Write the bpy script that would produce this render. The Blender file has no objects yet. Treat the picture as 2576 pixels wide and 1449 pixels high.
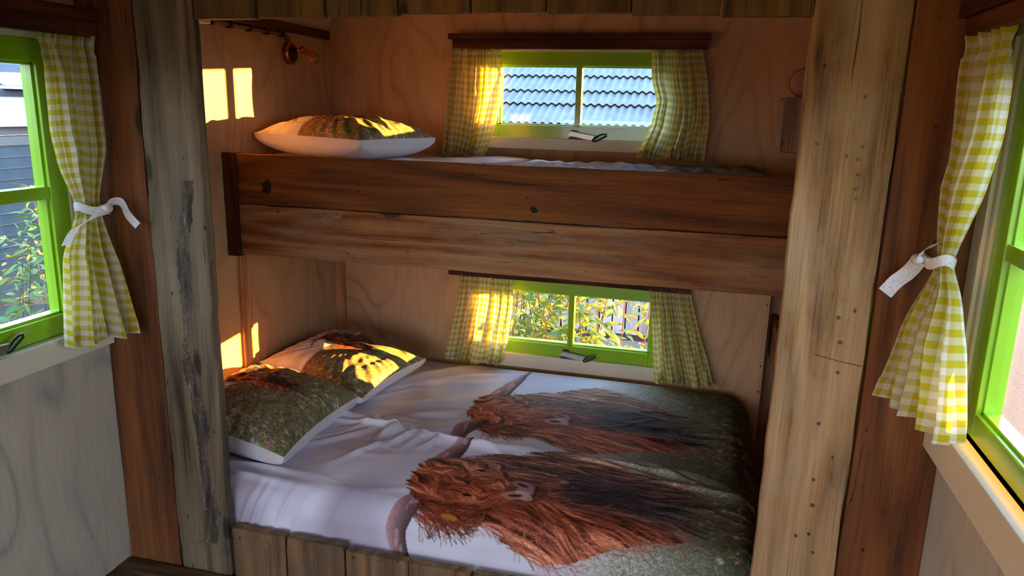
import bpy, bmesh, math, random
import numpy as np
from mathutils import Vector, Matrix
rnd = random.Random(7)
S = bpy.context.scene
COL = S.collection
PI = math.pi

# ------------------------------------------------------------------ camera, world, sun, exposure
cam = bpy.data.cameras.new('camera'); cam.sensor_width = 36; cam.lens = 1885.1/2576*36
cam.clip_start = 0.02; cam.clip_end = 300
co = bpy.data.objects.new('camera', cam); COL.objects.link(co)
r_ = Vector((0.967084, 0.253345, 0.023764)); u_ = Vector((-0.081223, 0.218840, 0.972374)); f_ = Vector((-0.241146, 0.942298, -0.232214))
co.matrix_world = Matrix(((r_.x, u_.x, -f_.x, 0), (r_.y, u_.y, -f_.y, 0), (r_.z, u_.z, -f_.z, 1.5), (0, 0, 0, 1)))
S.camera = co
S.view_settings.view_transform = 'Standard'; S.view_settings.look = 'None'
S.view_settings.gamma = 1; S.view_settings.use_curve_mapping = False
S.view_settings.exposure = 0.5
S.cycles.use_denoising = True
S.cycles.max_bounces = 12; S.cycles.diffuse_bounces = 6; S.cycles.transparent_max_bounces = 16
S.cycles.caustics_reflective = False; S.cycles.caustics_refractive = False
S.cycles.sample_clamp_indirect = 8

SKY = 5.6
w = bpy.data.worlds.new('sky'); S.world = w; w.use_nodes = True
nt = w.node_tree; nt.nodes.clear()
tc = nt.nodes.new('ShaderNodeTexCoord'); sp = nt.nodes.new('ShaderNodeSeparateXYZ'); nt.links.new(tc.outputs['Generated'], sp.inputs[0])
rp = nt.nodes.new('ShaderNodeValToRGB'); nt.links.new(sp.outputs['Z'], rp.inputs[0])
el = rp.color_ramp.elements
el[0].position = 0.0; el[0].color = (0.76, 0.83, 0.93, 1)
el[1].position = 0.9; el[1].color = (0.34, 0.53, 0.88, 1)
e = el.new(0.3); e.color = (0.58, 0.73, 0.97, 1)
bg = nt.nodes.new('ShaderNodeBackground'); bg.inputs[1].default_value = SKY
nt.links.new(rp.outputs[0], bg.inputs[0])
wo = nt.nodes.new('ShaderNodeOutputWorld'); nt.links.new(bg.outputs[0], wo.inputs[0])

SUNDIR = Vector((-1.186, -0.80, -0.062)).normalized()
sl = bpy.data.lights.new('sun', 'SUN'); sl.energy = 74; sl.color = (1.0, 0.44, 0.075); sl.angle = math.radians(0.6)
so = bpy.data.objects.new('sun', sl); COL.objects.link(so)
so.rotation_euler = SUNDIR.to_track_quat('-Z', 'Y').to_euler(); so.location = (12, 9, 3)

def portal(loc, sx, sy, direction):
    l = bpy.data.lights.new('window_portal', 'AREA'); l.shape = 'RECTANGLE'; l.size = sx; l.size_y = sy
    l.cycles.is_portal = True
    o = bpy.data.objects.new('window_portal', l); COL.objects.link(o); o.location = loc
    o.rotation_euler = Vector(direction).to_track_quat('-Z', 'Y').to_euler()
portal((-1.86, 1.24, 1.24), 1.1, 0.9, (1, 0, 0))
portal((0.675, 1.24, 1.24), 1.1, 0.9, (-1, 0, 0))
portal((-0.57, 3.44, 1.56), 0.86, 0.4, (0, -1, 0))
portal((-0.57, 3.44, 0.54), 0.86, 0.4, (0, -1, 0))
portal((-0.6, -1.72, 0.6), 2.0, 1.6, (0, 1, 0))  # sampling portal for the added rear opening

# ------------------------------------------------------------------ materials
def s2l(c):
    return tuple((x/12.92 if x <= .04045 else ((x+.055)/1.055)**2.4) for x in c)
def hexc(h):
    return s2l(tuple(int(h[i:i+2], 16)/255 for i in (0, 2, 4)))
class NT:
    def __init__(s, name):
        s.m = bpy.data.materials.new(name); s.m.use_nodes = True; s.t = s.m.node_tree; s.t.nodes.clear()
        s.out = s.n('OutputMaterial')
    def n(s, typ, **kw):
        nd = s.t.nodes.new('ShaderNode'+typ)
        for k, v in kw.items():
            if k.startswith('i_'):
                kk = k[2:]
                kk = int(kk) if kk.isdigit() else kk.replace('_', ' ')
                if isinstance(v, bpy.types.NodeSocket): s.t.links.new(v, nd.inputs[kk])
                else: nd.inputs[kk].default_value = v
            else: setattr(nd, k, v)
        return nd
    def math(s, op, a, b=0.0, c=0.0, clamp=False):
        nd = s.n('Math', operation=op, use_clamp=clamp)
        for i, v in enumerate((a, b, c)):
            if isinstance(v, bpy.types.NodeSocket): s.t.links.new(v, nd.inputs[i])
            else: nd.inputs[i].default_value = v
        return nd.outputs[0]
    def mix(s, f, a, b, mode='MIX'):
        nd = s.n('Mix', data_type='RGBA', blend_type=mode)
        for i, v in ((0, f), (6, a), (7, b)):
            if isinstance(v, bpy.types.NodeSocket): s.t.links.new(v, nd.inputs[i])
            else: nd.inputs[i].default_value = v if i == 0 else (tuple(v)+(1,))[:4]
        return nd.outputs[2]
    def ramp(s, f, stops):
        nd = s.n('ValToRGB', i_0=f); el = nd.color_ramp.elements
        el[0].position, el[0].color = stops[0][0], tuple(stops[0][1])[:3]+(1,)
        el[1].position, el[1].color = stops[-1][0], tuple(stops[-1][1])[:3]+(1,)
        for p, c in stops[1:-1]:
            e = el.new(p); e.color = tuple(c)[:3]+(1,)
        return nd.outputs[0]
    def fin(s, bsdf, surf=None):
        s.t.links.new((surf or bsdf.outputs[0]), s.out.inputs[0]); return s.m
def g(v): return (v, v, v)

def coords(k, axis, along, across, offs=True):
    tc = k.n('TexCoord'); v = tc.outputs['Object']
    if offs:
        oi = k.n('ObjectInfo')
        a = k.n('VectorMath', operation='ADD'); k.t.links.new(v, a.inputs[0])
        sc = k.n('CombineXYZ', i_0=k.math('MULTIPLY', oi.outputs['Random'], 17.3), i_1=k.math('MULTIPLY', oi.outputs['Random'], 31.7), i_2=k.math('MULTIPLY', oi.outputs['Random'], 23.1))
        k.t.links.new(sc.outputs[0], a.inputs[1]); v = a.outputs[0]
    scl = [across]*3; scl[axis] = along
    def mp(al, ac):
        s_ = [ac]*3; s_[axis] = al
        m = k.n('Mapping', vector_type='POINT'); k.t.links.new(v, m.inputs[0]); m.inputs['Scale'].default_value = s_
        return m.outputs[0]
    return v, mp

def wood(name, dark, mid, light, axis=2, rough=.72, patina=None, patina_amt=.5, ring=9, bump=.35, knots=True, var=.25, stain=None):
    k = NT(name); v, mp = coords(k, axis, 1, 1)
    n1 = k.n('TexNoise', i_Vector=mp(.45, 4.5), i_Scale=1.0, i_Detail=1.5, i_Roughness=.4)
    rings = k.math('PINGPONG', k.math('MULTIPLY', n1.outputs[0], ring*2), 1.0)
    n2 = k.n('TexNoise', i_Vector=mp(4, 160), i_Scale=1.0, i_Detail=4, i_Roughness=.65)
    n3 = k.n('TexNoise', i_Vector=mp(1.2, 26), i_Scale=1.0, i_Detail=3, i_Roughness=.6)
    n4 = k.n('TexNoise', i_Vector=mp(2.2, 6), i_Scale=1.0, i_Detail=5, i_Roughness=.65)
    f = k.math('ADD', k.math('MULTIPLY', rings, .22), k.math('ADD', k.math('MULTIPLY', n2.outputs[0], .42), k.math('MULTIPLY', n3.outputs[0], .45)))
    c = k.ramp(f, [(.34, dark), (.54, mid), (.72, light)])
    if patina:
        pf = k.ramp(n4.outputs[0], [(.42, g(0)), (.62, g(patina_amt))])
        c = k.mix(pf, c, patina)
    st = k.ramp(k.n('TexNoise', i_Vector=mp(3, 7), i_Scale=1.3, i_Detail=6, i_Roughness=.7, i_Distortion=.6).outputs[0], [(.30, g(.72)), (.44, g(1))])
    c = k.mix(1.0, c, st, 'MULTIPLY')
    if stain:
        sf = k.ramp(k.n('TexNoise', i_Vector=mp(6, 14), i_Scale=1.0, i_Detail=6, i_Roughness=.75).outputs[0], [(.60, g(0)), (.70, g(.55))])
        c = k.mix(sf, c, stain)
    h = k.math('ADD', k.math('MULTIPLY', n2.outputs[0], .7), k.math('MULTIPLY', n3.outputs[0], .5))
    if knots:
        vo = k.n('TexVoronoi', i_Vector=mp(1.7, 5.5), i_Scale=1.0, i_Randomness=1.0)
        kn = k.math('ADD', vo.outputs['Distance'], k.math('MULTIPLY', k.math('SUBTRACT', n4.outputs[0], .5), .12))
        kf = k.ramp(kn, [(.0, g(.85)), (.06, g(.8)), (.10, g(0))])
        kd = tuple(x*.28 for x in dark)
        c = k.mix(kf, c, kd)
    vo2 = k.n('TexVoronoi', i_Vector=mp(9, 16), i_Scale=1.0)
    c = k.mix(k.ramp(vo2.outputs['Distance'], [(.0, g(.9)), (.045, g(.8)), (.07, g(0))]), c, tuple(x*.22 for x in dark))
    cr = k.n('TexNoise', i_Vector=mp(1.3, 30), i_Scale=1.0, i_Detail=1)
    crk = k.math('ABSOLUTE', k.math('SUBTRACT', cr.outputs[0], .5))
    crf = k.math('MULTIPLY', k.ramp(crk, [(.0, g(1)), (.006, g(0))]), k.ramp(n4.outputs[0], [(.52, g(0)), (.6, g(1))]))
    c = k.mix(crf, c, tuple(x*.25 for x in dark))
    oi = k.n('ObjectInfo')
    br = k.math('ADD', k.math('MULTIPLY', oi.outputs['Random'], var), 1-var/2)
    c = k.mix(1.0, c, k.n('CombineXYZ', i_0=br, i_1=br, i_2=br).outputs[0], 'MULTIPLY')
    b = k.n('Bump', i_Strength=bump, i_Distance=.004, i_Height=k.math('SUBTRACT', h, k.math('MULTIPLY', crf, 1.5)))
    p = k.n('BsdfPrincipled', i_Base_Color=c, i_Roughness=rough, i_Normal=b.outputs[0])
    p.inputs['Specular IOR Level'].default_value = .28
    return k.fin(p)

def plywood(name, base, streak, pink, axis=2, amt=.55):
    k = NT(name); v, mp = coords(k, axis, 1, 1, offs=True)
    n0 = k.n('TexNoise', i_Vector=mp(.8, 2.0), i_Scale=1.0, i_Detail=2, i_Roughness=.5)
    wv = k.math('PINGPONG', k.math('MULTIPLY', n0.outputs[0], 26), 1.0)
    n1 = k.n('TexNoise', i_Vector=mp(1.6, 9), i_Scale=1.0, i_Detail=4, i_Roughness=.6, i_Distortion=.5)
    n2 = k.n('TexNoise', i_Vector=mp(8, 200), i_Scale=1.0, i_Detail=3)
    n3 = k.n('TexNoise', i_Vector=mp(1, 2), i_Scale=1.0, i_Detail=4)
    f = k.math('MULTIPLY', k.ramp(wv, [(0, g(1)), (.35, g(.25)), (1, g(0))]), k.ramp(n1.outputs[0], [(.35, g(.15)), (.65, g(1))]))
    c = k.mix(k.math('MULTIPLY', f, amt), base, streak)
    c = k.mix(k.ramp(n3.outputs[0], [(.4, g(0)), (.65, g(.45))]), c, pink)
    c = k.mix(k.ramp(n2.outputs[0], [(.35, g(.16)), (.6, g(0))]), c, tuple(x*.5 for x in streak))
    b = k.n('Bump', i_Strength=.08, i_Distance=.002, i_Height=n2.outputs[0])
    p = k.n('BsdfPrincipled', i_Base_Color=c, i_Roughness=.6, i_Normal=b.outputs[0]); p.inputs['Specular IOR Level'].default_value = .3
    return k.fin(p)

def plain(name, col, rough=.5, metal=0, spec=.5, noise=.06, nscale=30, bump=0, coat=0):
    k = NT(name); tc = k.n('TexCoord')
    n = k.n('TexNoise', i_Vector=tc.outputs['Object'], i_Scale=nscale, i_Detail=4)
    c = k.mix(k.math('MULTIPLY', n.outputs[0], 1.0), tuple(x*(1-noise*2) for x in col), tuple(min(1, x*(1+noise)) for x in col))
    p = k.n('BsdfPrincipled', i_Base_Color=c, i_Roughness=rough, i_Metallic=metal)
    p.inputs['Specular IOR Level'].default_value = spec
    if coat: p.inputs['Coat Weight'].default_value = coat; p.inputs['Coat Roughness'].default_value = .08
    if bump: k.t.links.new(k.n('Bump', i_Strength=bump, i_Distance=.002, i_Height=n.outputs[0]).outputs[0], p.inputs['Normal'])
    return k.fin(p)

def glass_mat():
    k = NT('window_glass')
    tc = k.n('TexCoord')
    n = k.n('TexNoise', i_Vector=tc.outputs['Object'], i_Scale=9, i_Detail=6)
    dirt = k.ramp(n.outputs[0], [(.45, g(.002)), (.8, g(.014))])
    ge = k.n('NewGeometry')
    fr = k.n('Fresnel', i_IOR=k.math('SUBTRACT', 1.5, k.math('MULTIPLY', ge.outputs['Backfacing'], 1.5-1/1.5)))
    tr = k.n('BsdfTransparent', i_Color=(.95, .97, .96, 1)); gl = k.n('BsdfGlossy', i_Roughness=0.0)
    m = k.n('MixShader', i_0=k.math('MULTIPLY', fr.outputs[0], .6, clamp=True), i_1=tr.outputs[0], i_2=gl.outputs[0])
    df = k.n('BsdfDiffuse', i_Color=(.8, .85, .9, 1))
    m2 = k.n('MixShader', i_0=dirt, i_1=m.outputs[0], i_2=df.outputs[0])
    return k.fin(None, m2.outputs[0])

def gingham(name, yel=(.62, .53, .03), white=(.84, .84, .76), cell=.0142, trans=.5):
    k = NT(name); uv = k.n('UVMap'); sp = k.n('SeparateXYZ', i_0=uv.outputs[0])
    def st(x):
        m = k.math('MODULO', k.math('ADD', k.math('DIVIDE', x, cell*2), 50), 1.0)
        return k.math('LESS_THAN', m, .5)
    a, b = st(sp.outputs[0]), st(sp.outputs[1])
    f = k.math('MULTIPLY', k.math('ADD', a, b), .5)
    th = k.n('TexNoise', i_Vector=uv.outputs[0], i_Scale=900, i_Detail=1)
    f = k.math('ADD', f, k.math('MULTIPLY', k.math('SUBTRACT', th.outputs[0], .5), .12), clamp=True)
    c = k.ramp(f, [(0, white), (.5, tuple((p*.45+q*.55) for p, q in zip(white, yel))), (1, yel)])
    d = k.n('BsdfDiffuse', i_Color=c); t = k.n('BsdfTranslucent', i_Color=c)
    m = k.n('MixShader', i_0=trans, i_1=d.outputs[0], i_2=t.outputs[0])
    return k.fin(None, m.outputs[0])

def lace():
    k = NT('white_lace'); uv = k.n('UVMap')
    vo = k.n('TexVoronoi', i_Vector=uv.outputs[0], i_Scale=260)
    f = k.ramp(vo.outputs['Distance'], [(.22, g(1)), (.34, g(0))])
    d = k.n('BsdfDiffuse', i_Color=(.85, .84, .86, 1)); t = k.n('BsdfTranslucent', i_Color=(.85, .84, .84, 1))
    m = k.n('MixShader', i_0=.3, i_1=d.outputs[0], i_2=t.outputs[0])
    tr = k.n('BsdfTransparent')
    m2 = k.n('MixShader', i_0=k.math('MULTIPLY', f, .45), i_1=m.outputs[0], i_2=tr.outputs[0])
    return k.fin(None, m2.outputs[0])

def print_fabric(name='printed_bedding', sheen=.2):
    k = NT(name); at = k.n('VertexColor', layer_name='print')
    tc = k.n('TexCoord')
    n = k.n('TexNoise', i_Vector=tc.outputs['Object'], i_Scale=14, i_Detail=4, i_Distortion=1.2)
    n2 = k.n('TexNoise', i_Vector=tc.outputs['Object'], i_Scale=1200, i_Detail=1)
    b = k.n('Bump', i_Strength=.25, i_Distance=.006, i_Height=n.outputs[0])
    b2 = k.n('Bump', i_Strength=.05, i_Distance=.001, i_Height=n2.outputs[0], i_Normal=b.outputs[0])
    p = k.n('BsdfPrincipled', i_Base_Color=at.outputs[0], i_Roughness=.7, i_Normal=b2.outputs[0])
    p.inputs['Specular IOR Level'].default_value = .12
    return k.fin(p)

def leafmat(name, front, back, tr=.22):
    k = NT(name); oi = k.n('ObjectInfo')
    c = k.mix(oi.outputs['Random'], front, back)
    d = k.n('BsdfPrincipled', i_Base_Color=c, i_Roughness=.45); t = k.n('BsdfTranslucent', i_Color=k.mix(.35, c, (.40, .42, .04)))
    m = k.n('MixShader', i_0=tr, i_1=d.outputs[0], i_2=t.outputs[0])
    return k.fin(None, m.outputs[0])

M = {}
M['brown'] = wood('dark_brown_reclaimed_wood', hexc('301708'), hexc('66391a'), hexc('80502a'), 2, patina=hexc('6c482c'), patina_amt=.4)
M['grey'] = wood('weathered_grey_wood', hexc('30281e'), hexc('685943'), hexc('86765a'), 2, patina=hexc('655c4e'), patina_amt=.6, bump=.8)
M['pale'] = wood('pale_scaffold_wood', hexc('62482e'), hexc('9a7850'), hexc('b89870'), 2, patina=hexc('a8957a'), patina_amt=.6, bump=.8, var=.05)
M['head'] = wood('header_wood', hexc('2e1e0c'), hexc('664822'), hexc('7e6232'), 2, patina=hexc('5c5230'), patina_amt=.5, bump=.4, var=.45)
M['rail'] = wood('bunk_rail_wood', hexc('44240f'), hexc('855430'), hexc('a67848'), 0, patina=hexc('947a5e'), patina_amt=.6, bump=.4, var=.1, stain=hexc('a58f7c'))
M['rail2'] = wood('bunk_rail_dark_wood', hexc('331808'), hexc('6e3d17'), hexc('8c5625'), 0, patina=hexc('6e4a24'), patina_amt=.45, bump=.3, var=.1)
M['bedb'] = wood('bed_front_wood', hexc('302214'), hexc('6c5034'), hexc('8c6e4a'), 2, patina=hexc('605848'), patina_amt=.6, bump=.5, stain=hexc('998f80'))
M['redwood_x'] = wood('red_stained_wood_across', hexc('1c0b05'), hexc('452312'), hexc('63361c'), 0, bump=.2, knots=False)
M['redwood_y'] = wood('red_stained_wood_deep', hexc('1c0b05'), hexc('452312'), hexc('63361c'), 1, bump=.2, knots=False)
M['redwood_z'] = wood('red_stained_wood_upright', hexc('2a1008'), hexc('5a2a14'), hexc('7a3f20'), 2, bump=.2, knots=False)
M['blockwood'] = wood('end_grain_wood', hexc('4a3222'), hexc('7c6250'), hexc('9a8474'), 2, bump=.4, knots=False)
M['base_y'] = wood('base_timber_deep', hexc('241a12'), hexc('55402c'), hexc('6f583e'), 1, bump=.4)
M['base_x'] = wood('base_timber_across', hexc('241a12'), hexc('55402c'), hexc('6f583e'), 0, bump=.4)
kb = NT('old_bark'); tcb = kb.n('TexCoord'); mb = kb.n('Mapping', i_0=tcb.outputs['Object']); mb.inputs['Scale'].default_value = (60, 60, 9)
nb1 = kb.n('TexNoise', i_Vector=mb.outputs[0], i_Scale=1, i_Detail=6, i_Roughness=.75)
M['bark_strip'] = kb.fin(kb.n('BsdfPrincipled', i_Base_Color=kb.ramp(nb1.outputs[0], [(.36, hexc('1c1712')), (.50, hexc('4c4238')), (.60, hexc('5e5142')), (.70, hexc('a49c92'))]), i_Roughness=.9, i_Normal=kb.n('Bump', i_Strength=.8, i_Distance=.006, i_Height=nb1.outputs[0]).outputs[0]))
M['plywall'] = plywood('whitewashed_plywood', hexc('c4bfaa'), hexc('827a7e'), hexc('b0a89c'), amt=.85)
M['plyalc'] = plywood('warm_plywood', hexc('cba680'), hexc('916a4c'), hexc('ba906c'), amt=.6)
M['batten'] = wood('pine_batten', hexc('8c5a3a'), hexc('bd8a62'), hexc('d2a67e'), 2, bump=.15, knots=False, var=.1)
M['cream'] = plain('cream_paint', hexc('d8d3c0'), .45, noise=.03)
M['green'] = plain('lime_green_gloss_paint', (.27, .56, .010), .22, noise=.04, nscale=12, coat=.4)
M['glass'] = glass_mat()
M['gingham'] = gingham('yellow_gingham')
M['lace'] = lace()
M['black'] = plain('black_plastic', (.012, .012, .014), .35)
M['steel'] = plain('brushed_steel', (.5, .49, .47), .32, metal=.9)
M['brass'] = plain('antique_copper', (.42, .17, .06), .28, metal=1.0)
M['floor'] = wood('floorboard_wood', hexc('3a2614'), hexc('70502f'), hexc('8b6840'), 1)
M['ceil'] = plywood('ceiling_plywood', hexc('cbb79c'), hexc('a08a70'), hexc('c4a688'), axis=1)
M['print'] = print_fabric()
M['white_cloth'] = plain('white_cotton', hexc('dcdde6'), .7, noise=.03, bump=.1, nscale=300)
M['screw'] = plain('rusty_screw', (.10, .08, .06), .5, metal=.6)
M['knot'] = plain('dark_knot_hole', (.008, .005, .003), .9)
M['pinkcush'] = plain('pink_cushion_cloth', hexc('a97a70'), .8, noise=.25, nscale=60)
M['redpipe'] = plain('red_piping', hexc('a02018'), .6)
M['amber'] = None
k = NT('amber_bulb_glass'); p = k.n('BsdfPrincipled', i_Base_Color=(.85, .42, .12, 1), i_Roughness=.03); p.inputs['Transmission Weight'].default_value = .9; M['amber'] = k.fin(p)

# ------------------------------------------------------------------ mesh helpers
def link(name, me, mat=None, parent=None, **props):
    o = bpy.data.objects.new(name, me); COL.objects.link(o)
    if mat is not None and me is not None and not me.materials: me.materials.append(mat)
    if parent is not None: o.parent = parent
    for a, b in props.items(): o[a] = b
    return o
def empty(name, loc=(0, 0, 0), **props):
    o = bpy.data.objects.new(name, None); COL.objects.link(o); o.location = loc; o.empty_display_size = .05
    for a, b in props.items(): o[a] = b
    return o
def adopt(o, parent):
    """parent keeping world placement (parents here are only translated)"""
    o.parent = parent; o.matrix_parent_inverse = Matrix.Translation(-parent.location); return o
def box_bm(bm, x0, x1, y0, y1, z0, z1, bev=0.0):
    r = bmesh.ops.create_cube(bm, size=1)
    for v in r['verts']:
        v.co = Vector(((x0+x1)/2+v.co.x*(x1-x0), (y0+y1)/2+v.co.y*(y1-y0), (z0+z1)/2+v.co.z*(z1-z0)))
    if bev:
        es = list({e for v in r['verts'] for e in v.link_edges})
        bmesh.ops.bevel(bm, geom=es, offset=bev, segments=2, profile=.5, affect='EDGES', clamp_overlap=True)
def done(bm, name, mat, parent=None, smooth=False, **props):
    me = bpy.data.meshes.new(name); bm.to_mesh(me); bm.free()
    if smooth: me.polygons.foreach_set('use_smooth', [True]*len(me.polygons))
    o = link(name, me, mat, None, **props)
    if parent is not None: adopt(o, parent)
    return o
def box(name, mat, x0, x1, y0, y1, z0, z1, parent=None, bev=.002, **props):
    bm = bmesh.new(); box_bm(bm, x0, x1, y0, y1, z0, z1, bev); return done(bm, name, mat, parent, **props)
def boxes(name, mat, L, parent=None, bev=.0, **props):
    bm = bmesh.new()
    for b in L: box_bm(bm, *b, bev)
    return done(bm, name, mat, parent, **props)
def plank(name, mat, x0, x1, y0, y1, z0, z1, axis, parent=None, n=24, jit=.0015, bev=.004, seed=0, bow=0, **props):
    """long board with worn, slightly wandering edges"""
    rr = random.Random(seed*13+5)
    lo = [x0, y0, z0]; hi = [x1, y1, z1]; a = axis; b, c = [i for i in range(3) if i != a]
    ring = []
    d = bev
    prof = [(0, d), (d*.3, d*.3), (d, 0), (-d, 0), (-d*.3, d*.3), (0, d)]
    B0, B1, C0, C1 = lo[b], hi[b], lo[c], hi[c]
    pts = [(B0, C0+d), (B0+d*.3, C0+d*.3), (B0+d, C0), (B1-d, C0), (B1-d*.3, C0+d*.3), (B1, C0+d),
           (B1, C1-d), (B1-d*.3, C1-d*.3), (B1-d, C1), (B0+d, C1), (B0+d*.3, C1-d*.3), (B0, C1-d)]
    W = [0]*4
    bm = bmesh.new(); prev = None; rings = []
    for i in range(n+1):
        t = i/n
        if i % 2 == 0 or i in (1, n): W = [W[j]*.6+rr.uniform(-jit, jit) for j in range(4)]
        vs = []
        for (pb, pc) in pts:
            q = [0, 0, 0]; q[a] = lo[a]+(hi[a]-lo[a])*t
            q[b] = pb+(W[0] if pb < (B0+B1)/2 else W[1]); q[c] = pc+(W[2] if pc < (C0+C1)/2 else W[3])+bow*(4*(t-.5)**2)
            vs.append(bm.verts.new(q))
        rings.append(vs)
    m = len(pts)
    for i in range(n):
        for j in range(m):
            bm.faces.new((rings[i][j], rings[i][(j+1) % m], rings[i+1][(j+1) % m], rings[i+1][j]))
    bm.faces.new(rings[0]); bm.faces.new(rings[-1][::-1])
    bmesh.ops.recalc_face_normals(bm, faces=bm.faces)
    return done(bm, name, mat, parent, **props)
def tube(bm, pts, rad, seg=10, cap=True):
    pts = [Vector(p) for p in pts]; n = len(pts)
    rads = rad if isinstance(rad, (list, tuple)) else [rad]*n
    up = Vector((0, 0, 1)); rings = []
    for i, p in enumerate(pts):
        d = (pts[min(i+1, n-1)]-pts[max(i-1, 0)]).normalized()
        a = d.cross(up)
        if a.length < 1e-3: a = d.cross(Vector((1, 0, 0)))
        a.normalize(); b = a.cross(d)
        rings.append([bm.verts.new(p+(a*math.cos(2*PI*j/seg)+b*math.sin(2*PI*j/seg))*rads[i]) for j in range(seg)])
    for i in range(n-1):
        for j in range(seg):
            bm.faces.new((rings[i][j], rings[i][(j+1) % seg], rings[i+1][(j+1) % seg], rings[i+1][j]))
    if cap: bm.faces.new(rings[0][::-1]); bm.faces.new(rings[-1])
def tubeo(name, mat, pts, rad, parent=None, seg=10, **props):
    bm = bmesh.new(); tube(bm, pts, rad, seg); bmesh.ops.recalc_face_normals(bm, faces=bm.faces)
    return done(bm, name, mat, parent, smooth=True, **props)
def grid_mesh(name, P, mat, parent=None, uv=None, col=None, smooth=True, **props):
    """P: (ny,nx,3) array"""
    ny, nx = P.shape[:2]
    me = bpy.data.meshes.new(name)
    idx = np.arange(ny*nx).reshape(ny, nx)
    f = np.stack([idx[:-1, :-1], idx[:-1, 1:], idx[1:, 1:], idx[1:, :-1]], -1).reshape(-1, 4).astype(np.int32)
    me.vertices.add(ny*nx); me.vertices.foreach_set('co', P.reshape(-1).astype(np.float32))
    me.loops.add(f.size); me.loops.foreach_set('vertex_index', f.ravel())
    me.polygons.add(len(f)); me.polygons.foreach_set('loop_start', np.arange(0, f.size, 4, dtype=np.int32))
    me.update(calc_edges=True)
    if smooth: me.polygons.foreach_set('use_smooth', np.ones(len(f), bool))
    if uv is not None:
        ul = me.uv_layers.new(name='UVMap'); ul.data.foreach_set('uv', uv.reshape(-1, 2)[f.ravel()].astype(np.float32).ravel())
    if col is not None:
        ca = me.color_attributes.new(name='print', type='FLOAT_COLOR', domain='POINT')
        c4 = np.ones((ny*nx, 4), np.float32); c4[:, :3] = col.reshape(-1, 3); ca.data.foreach_set('color', c4.ravel())
    me.validate(); me.update()
    o = link(name, me, mat, None, **props)
    if parent is not None: adopt(o, parent)
    return o

XL, XR, YP, YB = -1.77, .585, 1.85, 3.34
ZF, ZC = -.2, 2.2

# ------------------------------------------------------------------ room shell
fl = empty('floor', (-.6, 1, ZF), kind='structure', label='dark wooden floorboards of the wagon')
for i in range(16):
    x0 = XL+i*.148
    box('floorboard', M['floor'], x0+.001, min(x0+.146, XR), -1.6, 3.54, ZF-.03, ZF, fl, bev=.002)
bm = bmesh.new()
box_bm(bm, XL-.1, XR+.1, -1.7, 3.6, ZC, ZC+.05)
done(bm, 'ceiling', M['ceil'], kind='structure', label='plywood ceiling of the wagon')
# curved roof lining over the sleeping alcove (part of the ceiling shape)
ny, nx = 2, 14
P = np.zeros((2, nx, 3))
for j in range(nx):
    a = PI/2*j/(nx-1)
    P[:, j, 0] = XL+.62*(1-math.cos(a)); P[:, j, 2] = 1.80+.40*math.sin(a)
P[0, :, 1] = 1.89; P[1, :, 1] = 3.34
rl = grid_mesh('ceiling', P, M['ceil'], kind='structure', label='curved plywood roof lining above the upper bunk')

# left wall with window opening: y .75..1.80, z .83..1.67
OY0, OY1, OZ0, OZ1 = .70, 1.785, .832, 1.668
wl = empty('wall_left', (XL, 1, 0), kind='structure', label='left wall of whitewashed plywood with a green window')
T = .07
boxes('panel', M['plywall'], [(XL-T, XL, -1.6, 1.865, ZF, OZ0), (XL-T, XL, -1.6, 1.865, OZ1, ZC), (XL-T, XL, -1.6, OY0, OZ0, OZ1), (XL-T, XL, OY1, 1.865, OZ0, OZ1)], wl, label='whitewashed plywood panel with mauve wavy grain')
boxes('panel', M['plyalc'], [(XL-T, XL, 1.867, 2.53, ZF, ZC)], wl)
boxes('panel', M['plyalc'], [(XL-T, XL, 2.532, 3.45, ZF, ZC)], wl)
box('batten', M['batten'], XL, XL+.012, 2.535, 2.60, ZF, .98, wl, label='pale pine batten over the panel joint')
# right wall
wr = empty('wall_right', (XR, 1, 0), kind='structure', label='right wall of whitewashed plywood with a green window')
boxes('panel', M['plywall'], [(XR, XR+T, -1.6, 1.865, ZF, OZ0), (XR, XR+T, -1.6, 1.865, OZ1, ZC), (XR, XR+T, -1.6, OY0, OZ0, OZ1), (XR, XR+T, OY1, 1.865, OZ0, OZ1)], wr)
boxes('panel', M['plyalc'], [(XR, XR+T, 1.867, 3.6, ZF, ZC)], wr)
# back wall with two openings x -1.0..-.14
BX0, BX1 = -.985, -.155
U0, U1, L0, L1 = 1.376, 1.752, .362, .722
wb = empty('wall_back', (-.6, YB, 0), kind='structure', label='back wall of pale pinkish plywood panels behind the bunks')
def backpanel(x0, x1, z0, z1): return (x0, x1, YB, YB+T, z0, z1)
boxes('panel', M['plyalc'], [backpanel(XL, BX0, 1.0, ZC), backpanel(BX0, -.585, U1, ZC), backpanel(BX0, -.585, 1.0, U0)], wb)
boxes('panel', M['plyalc'], [backpanel(-.583, BX1, U1, ZC), backpanel(BX1, XR, 1.0, ZC), backpanel(-.583, BX1, 1.0, U0)], wb)
boxes('panel', M['plyalc'], [backpanel(XL, BX0, ZF, .998), backpanel(BX0, -.585, L1, .998), backpanel(BX0, -.585, ZF, L0)], wb)
boxes('panel', M['plyalc'], [backpanel(-.583, BX1, L1, .998), backpanel(BX1, .25, ZF, .998), backpanel(-.583, BX1, ZF, L0)], wb)
box('batten', M['batten'], XL, XL+.055, YB-.014, YB, ZF, .98, wb, label='narrow pine batten in the lower back corner')
box('batten', M['plyalc'], .25, .305, YB-.012, YB+.02, ZF, .98, wb, label='upright edge batten with small screws beside the dark recess')
for z in (.70, .42, .30): 
    bm = bmesh.new(); tube(bm, [(.292, YB-.016, z), (.292, YB-.011, z)], .0045, 8); done(bm, 'screw', M['screw'], wb)
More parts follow.
